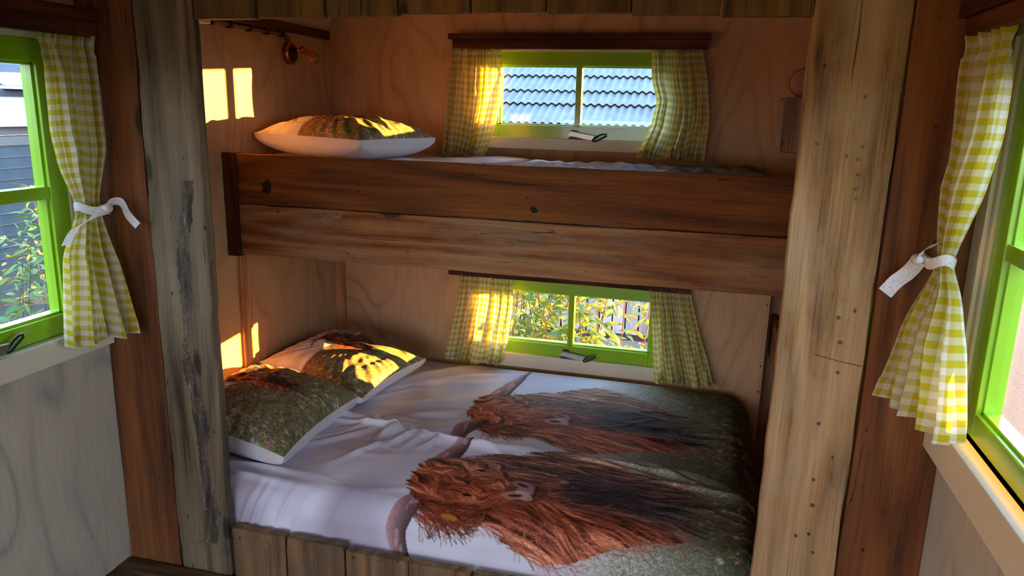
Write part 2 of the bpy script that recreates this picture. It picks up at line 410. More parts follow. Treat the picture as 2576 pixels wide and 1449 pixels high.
boxes('recess_panel', M['plyalc'], [(.22, XR, YB+.16, YB+.2, ZF, 1.0), (.22, XR, YB+.0705, YB+.2, .96, 1.0), (.22, .249, YB+.0705, YB+.16, ZF, .96)], wb)

# rear wall behind the camera with an added opening that lets skylight into the room
rw = boxes('wall_rear', M['plywall'], [(XL-T, -1.6, -1.67, -1.6, ZF, ZC), (.4, XR+T, -1.67, -1.6, ZF, ZC), (-1.6, .4, -1.67, -1.6, 1.4, ZC)], kind='structure', label='unseen rear wall with a wide opening added to let in skylight')

# base timbers along the foot of the walls
plank('baseboard_left', M['base_y'], XL, XL+.07, .4, 1.80, ZF, .012, 1, seed=1, kind='structure', label='low timber ledge along the left wall foot')
plank('baseboard_partition', M['base_x'], XL, -1.36, 1.785, 1.848, ZF, .012, 0, seed=2, kind='structure', label='low timber ledge under the left posts')

# ------------------------------------------------------------------ partition of reclaimed planks
wp = empty('wall_partition', (-.6, YP, 0), kind='structure', label='reclaimed plank partition framing the bunk bed opening')
plank('plank', M['brown'], XL+.001, -1.577, YP, YP+.03, ZF, ZC, 2, wp, seed=3, n=40, label='brown reclaimed plank beside the left window')
plank('plank', M['grey'], -1.573, -1.385, YP-.002, YP+.032, ZF, ZC, 2, wp, seed=4, n=60, jit=.003, bev=.006, label='weathered grey plank with cracked bark strip left of the bunks')
plank('plank', M['pale'], .195, .392, YP-.006, YP+.028, ZF, ZC, 2, wp, seed=5, n=60, jit=.002, bev=.004, label='pale scuffed plank right of the bunks')
plank('plank', M['brown'], .3985, XR-.002, YP, YP+.03, ZF, ZC, 2, wp, seed=6, n=40, label='brown plank between pale plank and right window')
hx = [-1.381, -1.188, -.989, -.786, -.596, -.407, -.203, -.002, .194]
hz = [1.716, 1.718, 1.722, 1.727, 1.7285, 1.725, 1.720, 1.715]
for i in range(8):
    plank('plank', M['head'], hx[i]+.0025, hx[i+1]-.0025, YP+rnd.uniform(-.003, .003), YP+.028, hz[i], ZC, 2, wp, seed=20+i, n=8, label='short upright header plank above the bunk opening' if i == 0 else 'short upright header plank')
gy = np.linspace(0, 1, 220); gx = np.linspace(-1, 1, 18); GX, GY = np.meshgrid(gx, gy)
_rb = np.random.RandomState(4)
wdb = .018+.016*np.abs(np.sin(GY*9+1))*(.6+.4*np.sin(GY*23))+.006*_rb.rand(220)[:, None]
Pb = np.stack([-1.462+.018*np.sin(GY*7+.5)+.008*np.sin(GY*21)+GX*wdb, YP-.001-.007*np.clip(1-GX**2, 0, 1)*(.25+.75*_rb.rand(220, 18)), .12+1.16*GY], -1)
grid_mesh('bark_strip', Pb, M['bark_strip'], wp, smooth=False, label='rough dark bark strip with whitish flecks')
# screws and nail holes on the pale plank (x, z)
for (x, z) in [(.32, 1.545), (.328, 1.437), (.232, 1.44), (.297, 1.415), (.322, 1.408), (.328, 1.375), (.327, 1.342), (.33, 1.32), (.325, 1.04), (.335, .98), (.338, .905), (.30, .86), (.31, .77), (.315, .62), (.32, .55), (.32, .47), (.29, .46), (.335, .42)]:
    bm = bmesh.new(); tube(bm, [(x, YP-.0075, z), (x, YP-.003, z)], .0035+rnd.random()*.0012, 10); done(bm, 'screw', M['screw'], wp)
bm = bmesh.new(); tube(bm, [(.289, YP-.0062, 1.78), (.291, YP-.0064, 1.68), (.288, YP-.0064, 1.60), (.290, YP-.0062, 1.545)], [.0012, .0010, .0008, .0003], 5); done(bm, 'crack', M['knot'], wp)
bm = bmesh.new(); tube(bm, [(.282, YP-.0066, .945), (.335, YP-.0066, .934), (.390, YP-.0066, .926)], .0006, 5); done(bm, 'pencil_line', M['knot'], wp)
# rear bracing strip glimpsed in the gap
box('green_strip', M['green'], .388, .402, YP+.031, YP+.035, .90, 1.05, wp)

# beam along left alcove wall
plank('trim_1', M['redwood_y'], XL, XL+.03, 1.90, 3.30, 1.792, 1.830, 1, seed=31, kind='structure', label='dark red timber rail along the alcove left wall')

# ------------------------------------------------------------------ lower bed
bed = empty('lower_bed', (-.6, 1.88, ZF), label='low bed base with upright worn front boards under the bunk', category='bed')
bx = [-1.372, -1.180, -.979, -.772, -.575, -.38, -.185, .01, .194]
for i in range(8):
    plank('front_board', M['bedb'], bx[i]+.003, bx[i+1]-.003, YP-.004, YP+.026, ZF, .188-.009*(i > 1), 2, bed, seed=40+i, n=10, jit=.0025, bev=.004)
box('bed_base', M['redwood_x'], XL+.02, .27, YP+.075, 3.32, ZF, -.02, bed)
bm = bmesh.new(); box_bm(bm, XL+.02, .235, 1.93, 3.29, -.015, .25, .04)
mt = done(bm, 'mattress', M['white_cloth'], label='white double mattress under the two printed duvets', category='mattress')

# ------------------------------------------------------------------ bunk
bunk = empty('upper_bunk', (-.7, 2.5, .93), label='upper bunk with a two-plank brown rail across the alcove', category='bunk bed')
plank('rail_board', M['rail2'], -1.715, .262, 2.49, 2.52, 1.126, 1.313, 0, bunk, seed=51, n=60, jit=.0012, bev=.003, label='upper rail plank, darker brown with a black knot')
plank('rail_board', M['rail'], -1.715, .262, 2.49, 2.52, .931, 1.1225, 0, bunk, seed=52, n=60, jit=.0012, bev=.003, label='lower rail plank, paler and scuffed')
plank('end_batten', M['redwood_z'], XL+.002, -1.717, 2.475, 2.525, .925, 1.316, 2, bunk, seed=53, n=8)
plank('end_batten', M['redwood_z'], .264, .30, 2.48, 2.525, .925, 1.322, 2, bunk, seed=54, n=8)
box('bunk_base', M['redwood_x'], XL+.01, .30, 2.525, 3.32, 1.06, 1.09, bunk)
box('support_beam', M['redwood_x'], XL+.01, .30, 2.53, 2.57, .96, 1.06, bunk)
bm = bmesh.new(); box_bm(bm, XL+.015, .255, 2.53, 3.31, 1.09, 1.255, .03)
done(bm, 'mattress', M['white_cloth'], label='single mattress on the upper bunk behind the rail', category='mattress')
# knot hole and nail holes on rail
def disc(name, mat, c, n, r, parent, jag=.25, seg=16, seed=0):
    rr = random.Random(seed); bm = bmesh.new(); a = Vector((1, 0, 0)) if abs(n[1]) > .5 else Vector((0, 1, 0)); b = Vector((0, 0, 1))
    vs = [bm.verts.new(Vector(c)+(a*math.cos(2*PI*i/seg)+b*1.15*math.sin(2*PI*i/seg))*r*(1+rr.uniform(-jag, jag))) for i in range(seg)]
    vs2 = [bm.verts.new(v.co+Vector(n)*.002) for v in vs]
    bm.faces.new(vs2)
    for i in range(seg): bm.faces.new((vs[i], vs[(i+1) % seg], vs2[(i+1) % seg], vs2[i]))
    bmesh.ops.recalc_face_normals(bm, faces=bm.faces)
    return done(bm, name, mat, parent)
disc('knot', M['knot'], (-1.592, 2.491, 1.197), (0, -1, 0), .022, bunk, .3, seed=3)
disc('knot', M['knot'], (-.565, 2.491, 1.166), (0, -1, 0), .012, bunk, .4, seed=4)
for (x, z) in [(-1.66, .975), (-1.69, .96), (-1.27, .965), (-1.37, 1.135), (-.64, 1.04), (-.35, .985), (.14, .98), (-1.03, .985)]:
    bm = bmesh.new(); tube(bm, [(x, 2.4885, z), (x, 2.492, z)], .0042, 8); done(bm, 'screw', M['screw'], bunk)

# ------------------------------------------------------------------ side fittings on the right of the alcove
plank('side_board', M['rail'], .33, .352, 2.1, 3.48, .44, .62, 1, seed=61, label='raw board running front to back behind the right post', category='board')
plank('timber_block', M['blockwood'], .216, .582, 2.58, 2.74, 1.386, 1.556, 1, seed=62, bev=.012, n=8, jit=.004, label='sawn timber block jutting from behind the right post', category='block')
# ------------------------------------------------------------------ windows
def casement(root, name, ax, face, a0, a1, z0, z1, glass, mull_a=None, mull_z=None, out=1, sill_z=None, handle=None, sill_a=None, inset=.0):
    """ax 'y': wall lies in x=const (frame runs along y); ax 'x': wall in y=const. face = interior wall plane; out = sign of outward normal"""
    def B(nm, mat, p0, p1, d0, d1, zz0, zz1, par, bev=.002, **pr):
        q0, q1 = sorted((face+out*d0, face+out*d1))
        if ax == 'y': return box(nm, mat, q0, q1, p0, p1, zz0, zz1, par, bev, **pr)
        return box(nm, mat, p0, p1, q0, q1, zz0, zz1, par, bev, **pr)
    ga0, ga1, gz0, gz1 = glass
    d0, d1 = .004+inset, .05+inset
    # casement frame
    def Bs(nm, mat, L, par, bev=.0025, **pr):
        bm = bmesh.new()
        for (p0, p1, dd0, dd1, zz0, zz1) in L:
            q0, q1 = sorted((face+out*dd0, face+out*dd1))
            if ax == 'y': box_bm(bm, q0, q1, p0, p1, zz0, zz1, bev)
            else: box_bm(bm, p0, p1, q0, q1, zz0, zz1, bev)
        return done(bm, nm, mat, par, **pr)
    Bs('window_frame', M['green'], [(a0, ga0, d0, d1, z0, z1), (ga1, a1, d0, d1, z0, z1), (ga0, ga1, d0, d1, z0, gz0), (ga0, ga1, d0, d1, gz1, z1)], root)
    # glazing bead
    b_ = .007
    Bs('glazing_bead', M['green'], [(ga0, ga0+b_, d0+.012, d1, gz0, gz1), (ga1-b_, ga1, d0+.012, d1, gz0, gz1), (ga0, ga1, d0+.012, d1, gz0, gz0+b_), (ga0, ga1, d0+.012, d1, gz1-b_, gz1)], root, bev=.001)
    av = [ga0+b_]+([m for m in (mull_a or [])])+[ga1-b_]; zv = [gz0+b_]+([m for m in (mull_z or [])])+[gz1-b_]
    hw = .0135 if ax == 'x' else .0175
    for m in (mull_a or []): B('mullion', M['green'], m-hw, m+hw, d0+.004, d1, gz0, gz1, root)
    for m in (mull_z or []): B('transom', M['green'], ga0, ga1, d0+.004, d1, m-hw, m+hw, root)
    for i in range(len(av)-1):
        for j in range(len(zv)-1):
            B('pane', M['glass'], av[i]+.001, av[i+1]-.001, d0+.028, d0+.031, zv[j]+.001, zv[j+1]-.001, root, bev=0)
    return B

def make_handle(root, loc, rot, s=1.0, tilt=0.0):
    """black base plate, steel lever arm, black looped grip; local x along window, -y into the room"""
    Mx = Matrix.Translation(loc) @ Matrix.Rotation(rot, 4, 'Z')
    def put(bm, nm, mat, par, smooth=False, **pr):
        bmesh.ops.transform(bm, matrix=Mx, verts=bm.verts); return done(bm, nm, mat, par, smooth, **pr)
    bm = bmesh.new(); box_bm(bm, -.008, .055, -.012, 0, -.004, .004, .001); box_bm(bm, 0, .028, -.006, 0, -.004, .036, .001)
    h = put(bm, 'window_handle', M['black'], root, label='black and steel window catch')
    bm = bmesh.new()
    prof = [(-.008, .012), (.008, .031), (.112, .021), (.098, .000)]
    a = [bm.verts.new((x, -.016, z+tilt*x)) for x, z in prof]; b = [bm.verts.new((x, -.030, z+tilt*x)) for x, z in prof]
    bm.faces.new(a); bm.faces.new(b[::-1])
    for i in range(4): bm.faces.new((a[i], a[(i+1) % 4], b[(i+1) % 4], b[i]))
    bmesh.ops.recalc_face_normals(bm, faces=bm.faces); bmesh.ops.bevel(bm, geom=list(bm.edges), offset=.001, segments=1, affect='EDGES')
    put(bm, 'lever', M['steel'], h)
    bm = bmesh.new()
    c = [(.100, .004), (.112, .012), (.126, .024), (.142, .031), (.156, .032), (.157, .024), (.146, .017), (.132, .009), (.118, -.001), (.106, -.003), (.100, .004)]
    tube(bm, [(x, -.024, z+tilt*x) for x, z in c], .0042, 8)
    put(bm, 'grip', M['black'], h, True)
    bm = bmesh.new()
    for x in (.014, .027): tube(bm, [(x, -.023, .028), (x, -.023, .0325)], .003, 10)
    put(bm, 'bolt', M['steel'], h)

# window_1 left
w1 = empty('window_1', (XL, 1.25, 1.25), kind='structure', label='lime green left window looking onto a grey clad building')
B = casement(w1, 'w', 'y', XL, .76, 1.765, .836, 1.654, (.84, 1.706, .893, 1.592), mull_z=[1.2415], out=-1)
B('window_frame_lining', M['cream'], OY0, .76, 0, .06, OZ0, OZ1, w1); B('window_frame_lining', M['cream'], 1.765, OY1, 0, .06, OZ0, OZ1, w1)
B('window_frame_lining', M['cream'], .76, 1.765, 0, .06, 1.654, OZ1, w1)
B('architrave', M['cream'], 1.783, 1.842, -.010, .0, .80, 1.70, w1); B('architrave', M['cream'], .64, .702, -.010, 0, .80, 1.70, w1)
B('architrave', M['cream'], .64, 1.842, -.010, .0, 1.665, 1.71, w1)
B('window_sill', M['cream'], .62, 1.846, -.028, .05, .765, .834, w1, label='cream painted sill')
make_handle(w1, (XL+.0, 1.38, .842), PI/2, tilt=.05)
# window_2 right
w2 = empty('window_2', (XR, 1.25, 1.25), kind='structure', label='lime green right window looking onto bright gravel')
B = casement(w2, 'w', 'y', XR, .76, 1.765, .836, 1.654, (.84, 1.694, .893, 1.592), mull_z=[1.2415], out=1, inset=.002)
B('window_frame_lining', M['cream'], OY0, .76, 0, .06, OZ0, OZ1, w2); B('window_frame_lining', M['cream'], 1.765, OY1, 0, .06, OZ0, OZ1, w2)
B('window_frame_lining', M['cream'], .76, 1.765, 0, .06, 1.654, OZ1, w2)
B('architrave', M['cream'], 1.783, 1.842, -.010, .0, .80, 1.70, w2); B('architrave', M['cream'], .64, .702, -.010, 0, .80, 1.70, w2)
B('architrave', M['cream'], .64, 1.842, -.010, .0, 1.665, 1.71, w2)
B('window_sill', M['cream'], .62, 1.846, -.040, .05, .745, .832, w2, label='cream painted sill')
make_handle(w2, (XR-.002, 1.235, .852), -PI/2, tilt=.0)
# window_3 upper back, window_4 lower back
w3 = empty('window_3', (-.57, YB, 1.55), kind='structure', label='lime green upper bunk window showing a corrugated roof')
B = casement(w3, 'w', 'x', YB, BX0-.001, BX1+.001, U0-.001, U1+.001, (-.935, -.205, 1.432, 1.688), mull_a=[-.577], out=1, inset=-.006)
B('window_sill', M['cream'], BX0-.03, BX1+.03, -.028, .03, 1.328, 1.377, w3)
B('architrave', M['cream'], BX0-.02, BX1+.02, -.012, .004, 1.747, 1.765, w3); B('architrave', M['cream'], BX0-.03, BX0+.006, -.012, .004, 1.377, 1.748, w3); B('architrave', M['cream'], BX1-.006, BX1+.03, -.012, .004, 1.377, 1.748, w3)
make_handle(w3, (-.603, YB-.004, 1.380), 0, tilt=-.06)
w4 = empty('window_4', (-.57, YB, .55), kind='structure', label='lime green lower bunk window showing leafy shrubs')
B = casement(w4, 'w', 'x', YB, BX0-.001, BX1+.001, L0-.001, L1+.001, (-.935, -.200, .420, .668), mull_a=[-.567], out=1, inset=-.006)
B('window_sill', M['cream'], BX0-.03, BX1+.03, -.028, .03, .298, .362, w4)
B('architrave', M['cream'], BX0-.03, BX0+.006, -.012, .004, .362, .735, w4); B('architrave', M['cream'], BX1-.006, BX1+.03, -.012, .004, .362, .735, w4)
make_handle(w4, (-.598, YB-.004, .366), 0, tilt=-.04)

# valances
def valance(lbl, P1, P2, mat):
    v = empty('curtain_valance', (P1[0], P1[2], P1[4]), label=lbl, category='valance', group='wooden curtain valances')
    plank('top_board', mat, *P1[:6], P1[6], v, seed=rnd.randint(0, 99), n=12, bev=.002)
    plank('front_board', mat, *P2[:6], P2[6], v, seed=rnd.randint(0, 99), n=12, bev=.002)
valance('dark wooden curtain valance above the left window', (XL, -1.675, .5, 1.835, 1.708, 1.742, 1), (-1.705, -1.682, .5, 1.828, 1.664, 1.708, 1), M['redwood_y'])
valance('dark wooden curtain valance above the right window', (.478, XR, .5, 1.835, 1.706, 1.752, 1), (.495, .520, .5, 1.838, 1.670, 1.706, 1), M['redwood_y'])
valance('red-brown wooden curtain valance above the upper bunk window', (-1.150, -.034, 3.255, 3.336, 1.793, 1.815, 0), (-1.132, -.042, 3.262, 3.280, 1.752, 1.792, 0), M['redwood_x'])
valance('red-brown wooden curtain valance half hidden under the bunk rail', (-1.150, -.034, 3.255, 3.336, .788, .810, 0), (-1.145, -.032, 3.262, 3.280, .735, .787, 0), M['redwood_x'])

# ------------------------------------------------------------------ outdoors
GZ = -.82
gm = NT('pale_gravel'); tcg = gm.n('TexCoord'); gn = gm.n('TexNoise', i_Vector=tcg.outputs['Object'], i_Scale=22, i_Detail=8, i_Roughness=.75)
gv = gm.n('TexVoronoi', i_Vector=tcg.outputs['Object'], i_Scale=60)
gc = gm.mix(.5, gm.ramp(gn.outputs[0], [(.3, (.035, .044, .052)), (.7, (.085, .10, .11))]), gm.ramp(gv.outputs['Distance'], [(0, (.03, .036, .042)), (.6, (.09, .105, .115))]))
M['gravel'] = gm.fin(gm.n('BsdfPrincipled', i_Base_Color=gc, i_Roughness=.9, i_Normal=gm.n('Bump', i_Strength=.5, i_Distance=.02, i_Height=gn.outputs[0]).outputs[0]))
bm = bmesh.new(); box_bm(bm, -40, 40, -40, 60, GZ-.3, GZ)
done(bm, 'ground', M['gravel'], kind='structure', label='grey gravel ground around the wagon')
M['roof'] = plain('grey_corrugated_fibre_cement', (.165, .205, .215), .75, noise=.28, nscale=7)
M['shedwall'] = wood('shed_slat_wood', (.15, .13, .12), (.32, .30, .30), (.44, .42, .42), 2, ring=4, bump=.1, knots=False, var=.5)
M['darkred'] = plain('dark_red_fascia', (.035, .012, .01), .7)
M['whitefascia'] = plain('white_gutter_board', (.30, .31, .32), .5)
M['siding'] = plain('blue_grey_siding', (.085, .125, .155), .55, noise=.08, nscale=6)
M['sidegap'] = plain('pale_siding_lip', (.20, .24, .26), .5)
M['slate'] = plain('dark_slate_roof', (.055, .075, .095), .7, noise=.25, nscale=9)
M['bandgrey'] = plain('light_grey_fascia', (.20, .20, .195), .6)
M['bandwhite'] = plain('white_band', (.75, .78, .80), .5)
M['leafA'] = leafmat('green_leaf', (.05, .19, .05), (.10, .27, .065))
M['leafB'] = leafmat('yellow_green_leaf', (.12, .21, .04), (.22, .26, .045))
M['bark'] = plain('shrub_bark', (.14, .08, .045), .8, noise=.2)

shed = empty('shed', (-2, 7, GZ), label='low shed with grey corrugated roof seen through the upper window', category='shed')
per, amp = .0765, .011
def corr_sheet(x0, ncor, y0, z0, length, pitch, lift):
    nxp = ncor*8+1; xs = x0+np.arange(nxp)*per/8
    wv = amp*np.cos((xs)*2*PI/per)
    cy, sy = math.cos(pitch), math.sin(pitch)
    rows = []
    for (l, t) in ((0, 0), (length, 0), (length, -.005), (0, -.005)):
        rows.append(np.stack([xs, y0+l*cy-(wv+lift*(1-l/length)+t)*sy, z0+l*sy+(wv+lift*(1-l/length)+t)*cy], -1))
    rows.append(rows[0])
    return np.array(rows)
pitch = math.radians(25)
rowy = [6.98, 7.37, 7.65, 7.99, 8.32, 8.66, 9.0]
for rI in range(6):
    y0 = rowy[rI]; z0 = 1.362+(y0-6.98)*math.tan(pitch)
    ln = (rowy[rI+1]-y0)/math.cos(pitch)+.05
    for cI in range(8):
        x0 = -6.5+cI*per*14+(rI % 2)*per*6
        P = corr_sheet(x0, 14, y0, z0, ln, pitch, .022)
        grid_mesh('roof_sheet', P, M['roof'], shed, smooth=True)
boxes('fascia', M['darkred'], [(-6.5, 2.05, 7.03, 7.06, 1.27, 1.36)], shed)
boxes('gutter', M['whitefascia'], [(-6.5, 2.05, 6.98, 7.04, 1.22, 1.335)], shed)
boxes('plinth', M['bandgrey'], [(-6.5, 2.05, 7.06, 7.3, GZ, -.62)], shed)
boxes('base_rail', M['darkred'], [(-6.5, 2.05, 7.05, 7.09, -.66, -.61)], shed)
for i in range(34):
    x0 = -3.2+i*.127
    box('wall_slat', M['shedwall'], x0, x0+.112, 7.075+rnd.uniform(0, .006), 7.10, -.61, 1.27, shed, bev=0)
bm = bmesh.new()
prof_s = [(7.115, -.62), (7.115, 1.36), (9.15, 2.30), (9.15, -.62)]
va = [bm.verts.new((-6.48, y, z)) for y, z in prof_s]; vb = [bm.verts.new((2.03, y, z)) for y, z in prof_s]
bm.faces.new(va); bm.faces.new(vb[::-1])
for i in range(4): bm.faces.new((va[i], va[(i+1) % 4], vb[(i+1) % 4], vb[i]))
bmesh.ops.recalc_face_normals(bm, faces=bm.faces); done(bm, 'shed_body_sunblock', M['darkred'], shed)  # solid body added under the roof to block sun from the clad building

bld = empty('clad_building', (-7.7, 4, GZ), label='blue-grey clad building with a white band beyond the left window', category='building')
nb = 14
for i in range(nb):
    z0 = GZ+.02+i*.126
    bm = bmesh.new(); box_bm(bm, -7.9, -7.70, -4, 16, z0, z0+.118); done(bm, 'siding_board', M['siding'], bld)
    bm = bmesh.new(); box_bm(bm, -7.9, -7.69, -4, 16, z0+.1185, z0+.1255); done(bm, 'siding_lip', M['sidegap'], bld)
zt = GZ+.02+nb*.126
boxes('lower_fascia', M['bandgrey'], [(-7.9, -7.68, -4, 16, zt, zt+.10), (-7.9, -7.70, -4, 16, zt+.112, zt+.20)], bld)
# curved white trim over the fascia
bm = bmesh.new(); pts = []
for j in range(30):
    t = j/29; yy = 3.0+6.5*t; pts.append((-7.66, yy, zt+.30-.9*(t-.45)**2*1.0))
tube(bm, pts, .02, 6); done(bm, 'curved_trim', M['bandwhite'], bld, smooth=True)
boxes('white_band', M['bandwhite'], [(-7.9, -7.62, -4, 16, zt+.21, zt+.60)], bld)
bm = bmesh.new()
a = [bm.verts.new(v) for v in [(-7.6, -4, zt+.6), (-7.6, 16, zt+.6), (-11.5, 16, zt+2.9), (-11.5, -4, zt+2.9)]]; bm.faces.new(a)
r = bmesh.ops.extrude_face_region(bm, geom=list(bm.faces)); bmesh.ops.translate(bm, vec=(0, 0, -.06), verts=[v for v in r['geom'] if isinstance(v, bmesh.types.BMVert)])
bmesh.ops.recalc_face_normals(bm, faces=bm.faces); done(bm, 'roof', M['slate'], bld)
box('roof_vent', M['bandwhite'], -7.75, -7.55, 6.95, 7.5, zt+.66, zt+.80, bld, bev=.01)
box('roof_vent', M['bandwhite'], -7.75, -7.50, 6.85, 7.6, zt+.62, zt+.655, bld, bev=.005)

# shrubs
def leaf_mesh(name, L=.09, W=.024, mat=None):
    bm = bmesh.new(); n = 6; top = []
    rows = []
    for i in range(n+1):
        t = i/n; wd = W*math.sin(PI*t**.8)*.5+.0004; z = -.35*L*t*t
        rows.append([bm.verts.new((t*L, -wd, z+wd*.35)), bm.verts.new((t*L, 0, z)), bm.verts.new((t*L, wd, z+wd*.35))])
    for i in range(n):
        for j in range(2): bm.faces.new((rows[i][j], rows[i][j+1], rows[i+1][j+1], rows[i+1][j]))
    me = bpy.data.meshes.new(name); bm.to_mesh(me); bm.free()
    me.polygons.foreach_set('use_smooth', [True]*len(me.polygons)); me.materials.append(mat); return me
LM = [leaf_mesh('leaf', .10, .030, M['leafA']), leaf_mesh('leaf', .085, .024, M['leafB']), leaf_mesh('leaf', .12, .028, M['leafA'])]
def shrub(lbl, cx, cy, z0, z1, spread, nstem, nleaf, seed, size=1.0, pB=.4, depth=.25, zr=(-.5, 1)):
    rr = random.Random(seed)
    root = empty('shrub', (cx, cy, z0), label=lbl, category='shrub', group='shrubs outside the wagon')
    stems = []
    for s_ in range(nstem):
        x, y, z = cx+rr.uniform(-spread, spread)*.7, cy+rr.uniform(-depth, depth)*.6, z0
        dx, dy = rr.uniform(-.25, .25), rr.uniform(-.12, .12); pts = []
        nseg = 10
        for i in range(nseg+1):
            pts.append((x, y, z)); z += (z1-z0)/nseg*rr.uniform(.8, 1.1); x += dx*(z1-z0)/nseg+rr.uniform(-.012, .012); y += dy*(z1-z0)/nseg+rr.uniform(-.01, .01)
        tubeo('stem', M['bark'], pts, [.0055*size*(1-.6*i/nseg) for i in range(nseg+1)], root, seg=6)
        stems.append(pts)
    for i in range(nleaf):
        p = rr.choice(stems); zz_ = rr.uniform(*zr); t = min(.999, max(.02, (zz_-p[0][2])/max(.01, p[-1][2]-p[0][2])))*(len(p)-1); a = int(t); f = t-a
        q = Vector(p[a]).lerp(Vector(p[a+1]), f)
        # side twig offset
        az = rr.uniform(0, 2*PI); rad = rr.uniform(.0, .13)*size
        q += Vector((math.cos(az)*rad, math.sin(az)*rad*.7, rr.uniform(-.03, .05)))
        o = link('leaf', LM[1] if rr.random() < pB else LM[rr.choice((0, 2))])
        o.location = q; s_ = size*rr.uniform(.7, 1.25); o.scale = (s_, s_, s_)
        o.rotation_euler = (rr.uniform(-.9, .9), rr.uniform(-.9, .5), az+rr.uniform(-.5, .5))
        adopt(o, root)
    return root
shrub('leafy laurel shrub close behind the lower window, left part', -1.30, 4.16, GZ, .80, .22, 8, 300, 1, 1.25, .15, .3, (.0, .72))
shrub('leafy shrub behind the middle of the lower window', -.86, 4.26, GZ, .80, .22, 8, 300, 2, 1.2, .28, .35, (.0, .72))
shrub('sparser yellow-lit shrub behind the right of the lower window', -.40, 4.16, GZ, .78, .22, 6, 270, 3, 1.05, .6, .3, (.0, .72))
shrub('second laurel standing behind the first, near the shed wall', -1.15, 4.85, GZ, .80, .5, 9, 280, 7, 1.4, .2, .3, (-.2, .72))
shrub('pale green bush outside the left window against siding', -3.05, 2.62, GZ, .98, .16, 7, 280, 4, .62, .7, .2, (.35, 1.0))
shrub('second young bush outside the left window further left', -3.05, 2.25, GZ, .88, .18, 6, 230, 5, .62, .7, .2, (.3, .9))
shrub('darker bush outside the left window beside the curtain', -2.95, 2.80, GZ, 1.16, .07, 5, 240, 6, .62, .35, .08, (.4, 1.2))

# ------------------------------------------------------------------ curtains
def lerp_tab(tab, z):
    zs = [r[0] for r in tab]
    return np.interp(-z, [-q for q in zs], [r[1] for r in tab])
def curtain(lbl, edgeA, edgeB, ztop, zbot, npl, width, seed, amp=.012, header=.035, outdir=(0, -1), group=None, tie=None, nz=110, nxp=150, botwave=.006, heading=.012):
    """edgeA/edgeB: list of (z,(x,y)); cloth spans A..B in plan, pleated towards outdir"""
    rs = np.random.RandomState(seed)
    zz = np.linspace(ztop, zbot, nz); s = np.linspace(0, 1, nxp)
    def ed(tab):
        zs = -np.array([r[0] for r in tab]); 
        xs = np.interp(-zz, zs, [r[1][0] for r in tab]); ys = np.interp(-zz, zs, [r[1][1] for r in tab])
        kk = np.ones(9)/9; 
        pad = lambda v: np.convolve(np.pad(v, 4, 'edge'), kk, 'valid')
        return pad(xs), pad(ys)
    ax_, ay = ed(edgeA); bx_, by = ed(edgeB)
    ph = rs.uniform(0, 2*PI, 6); P = np.zeros((nz, nxp, 3))
    # pleat phase: irregular spacing
    base = np.cumsum(np.abs(1+.6*np.sin(s*2*PI*1.7+ph[0])+.4*np.sin(s*2*PI*3.1+ph[1])))
    base = base/base[-1]
    for i, z in enumerate(zz):
        t = (ztop-z)/(ztop-zbot); v = ztop-z
        wdt = math.hypot(bx_[i]-ax_[i], by[i]-ay[i])
        fine = math.exp(-((v/ .06)**2))
        # folds
        phi = base*npl*2*PI+.5*np.sin(t*3+ph[2])
        wv = np.sin(phi+ph[3])+.45*np.sin(1.7*phi*(1+.12*np.sin(t*2+ph[1]))+ph[4]+t*1.5)+.3*np.sin(3.1*phi+ph[5]-t*2)*(1-t)
        am = amp*(.55+.6*t)
        if tie is not None: am *= (.45+.75*min(1, abs(z-tie)/.16))
        gather = np.sin(base*npl*2.6*2*PI+ph[5])*heading*fine
        if v < header: gather = gather*(.6+.4*math.cos(v/header*PI))
        d = wv*am*(1-.5*fine)+gather
        sx = s+ .010*np.cos(phi+ph[3])*(1-.7*t)
        if i < 3: d = d*1.1
        P[i, :, 0] = ax_[i]+(bx_[i]-ax_[i])*sx+outdir[0]*(d+am*.9)
        P[i, :, 1] = ay[i]+(by[i]-ay[i])*sx+outdir[1]*(d+am*.9)
        P[i, :, 2] = z+botwave*math.sin(t*1.2)*np.sin(phi*.5+ph[1])*t
    # cloth coordinates by arc length averaged
    U = np.zeros((nz, nxp, 2)); U[:, :, 0] = s[None, :]*width; U[:, :, 1] = (ztop-zz)[:, None]
    U[:, :, 1] += .012*np.sin(s*7+ph[0])[None, :]*((ztop-zz)/(ztop-zbot))[:, None]
    c = grid_mesh('curtain', P, M['gingham'], None, uv=U, label=lbl, category='curtain', **({'group': group} if group else {}))
    # hem: doubled strip on the bottom edge
    H = P[-10:].copy(); H[:, :, 0] += outdir[0]*.0018; H[:, :, 1] += outdir[1]*.0018
    hm = grid_mesh('hem', H, M['gingham'], c, uv=U[-10:])
    return c
G1 = 'yellow gingham curtains'
def xy(pts, y=None, x=None): return [(z, ((a, y) if y is not None else (x, a))) for z, a in pts]
yc = 3.285
curtain('sunlit yellow gingham curtain left of the upper window', xy([(1.755, -1.143), (1.62, -1.158), (1.29, -1.178)], y=yc), xy([(1.755, -.912), (1.62, -.908), (1.52, -.915), (1.45, -.930), (1.36, -.955), (1.29, -.985)], y=yc), 1.757, 1.292, 6, .42, 11, amp=.016, group=G1)
curtain('dim yellow gingham curtain right of the upper window', xy([(1.755, -.268), (1.63, -.258), (1.55, -.232), (1.44, -.252), (1.33, -.300)], y=yc), xy([(1.755, -.062), (1.64, -.032), (1.48, -.012), (1.33, -.018)], y=yc), 1.757, 1.312, 6, .46, 12, amp=.017, group=G1)
curtain('bright yellow gingham curtain left of the lower window', xy([(.74, -1.095), (.60, -1.11), (.27, -1.172)], y=yc), xy([(.74, -.838), (.6, -.835), (.42, -.855), (.27, -.888)], y=yc), .742, .315, 6, .40, 13, amp=.014, group=G1)
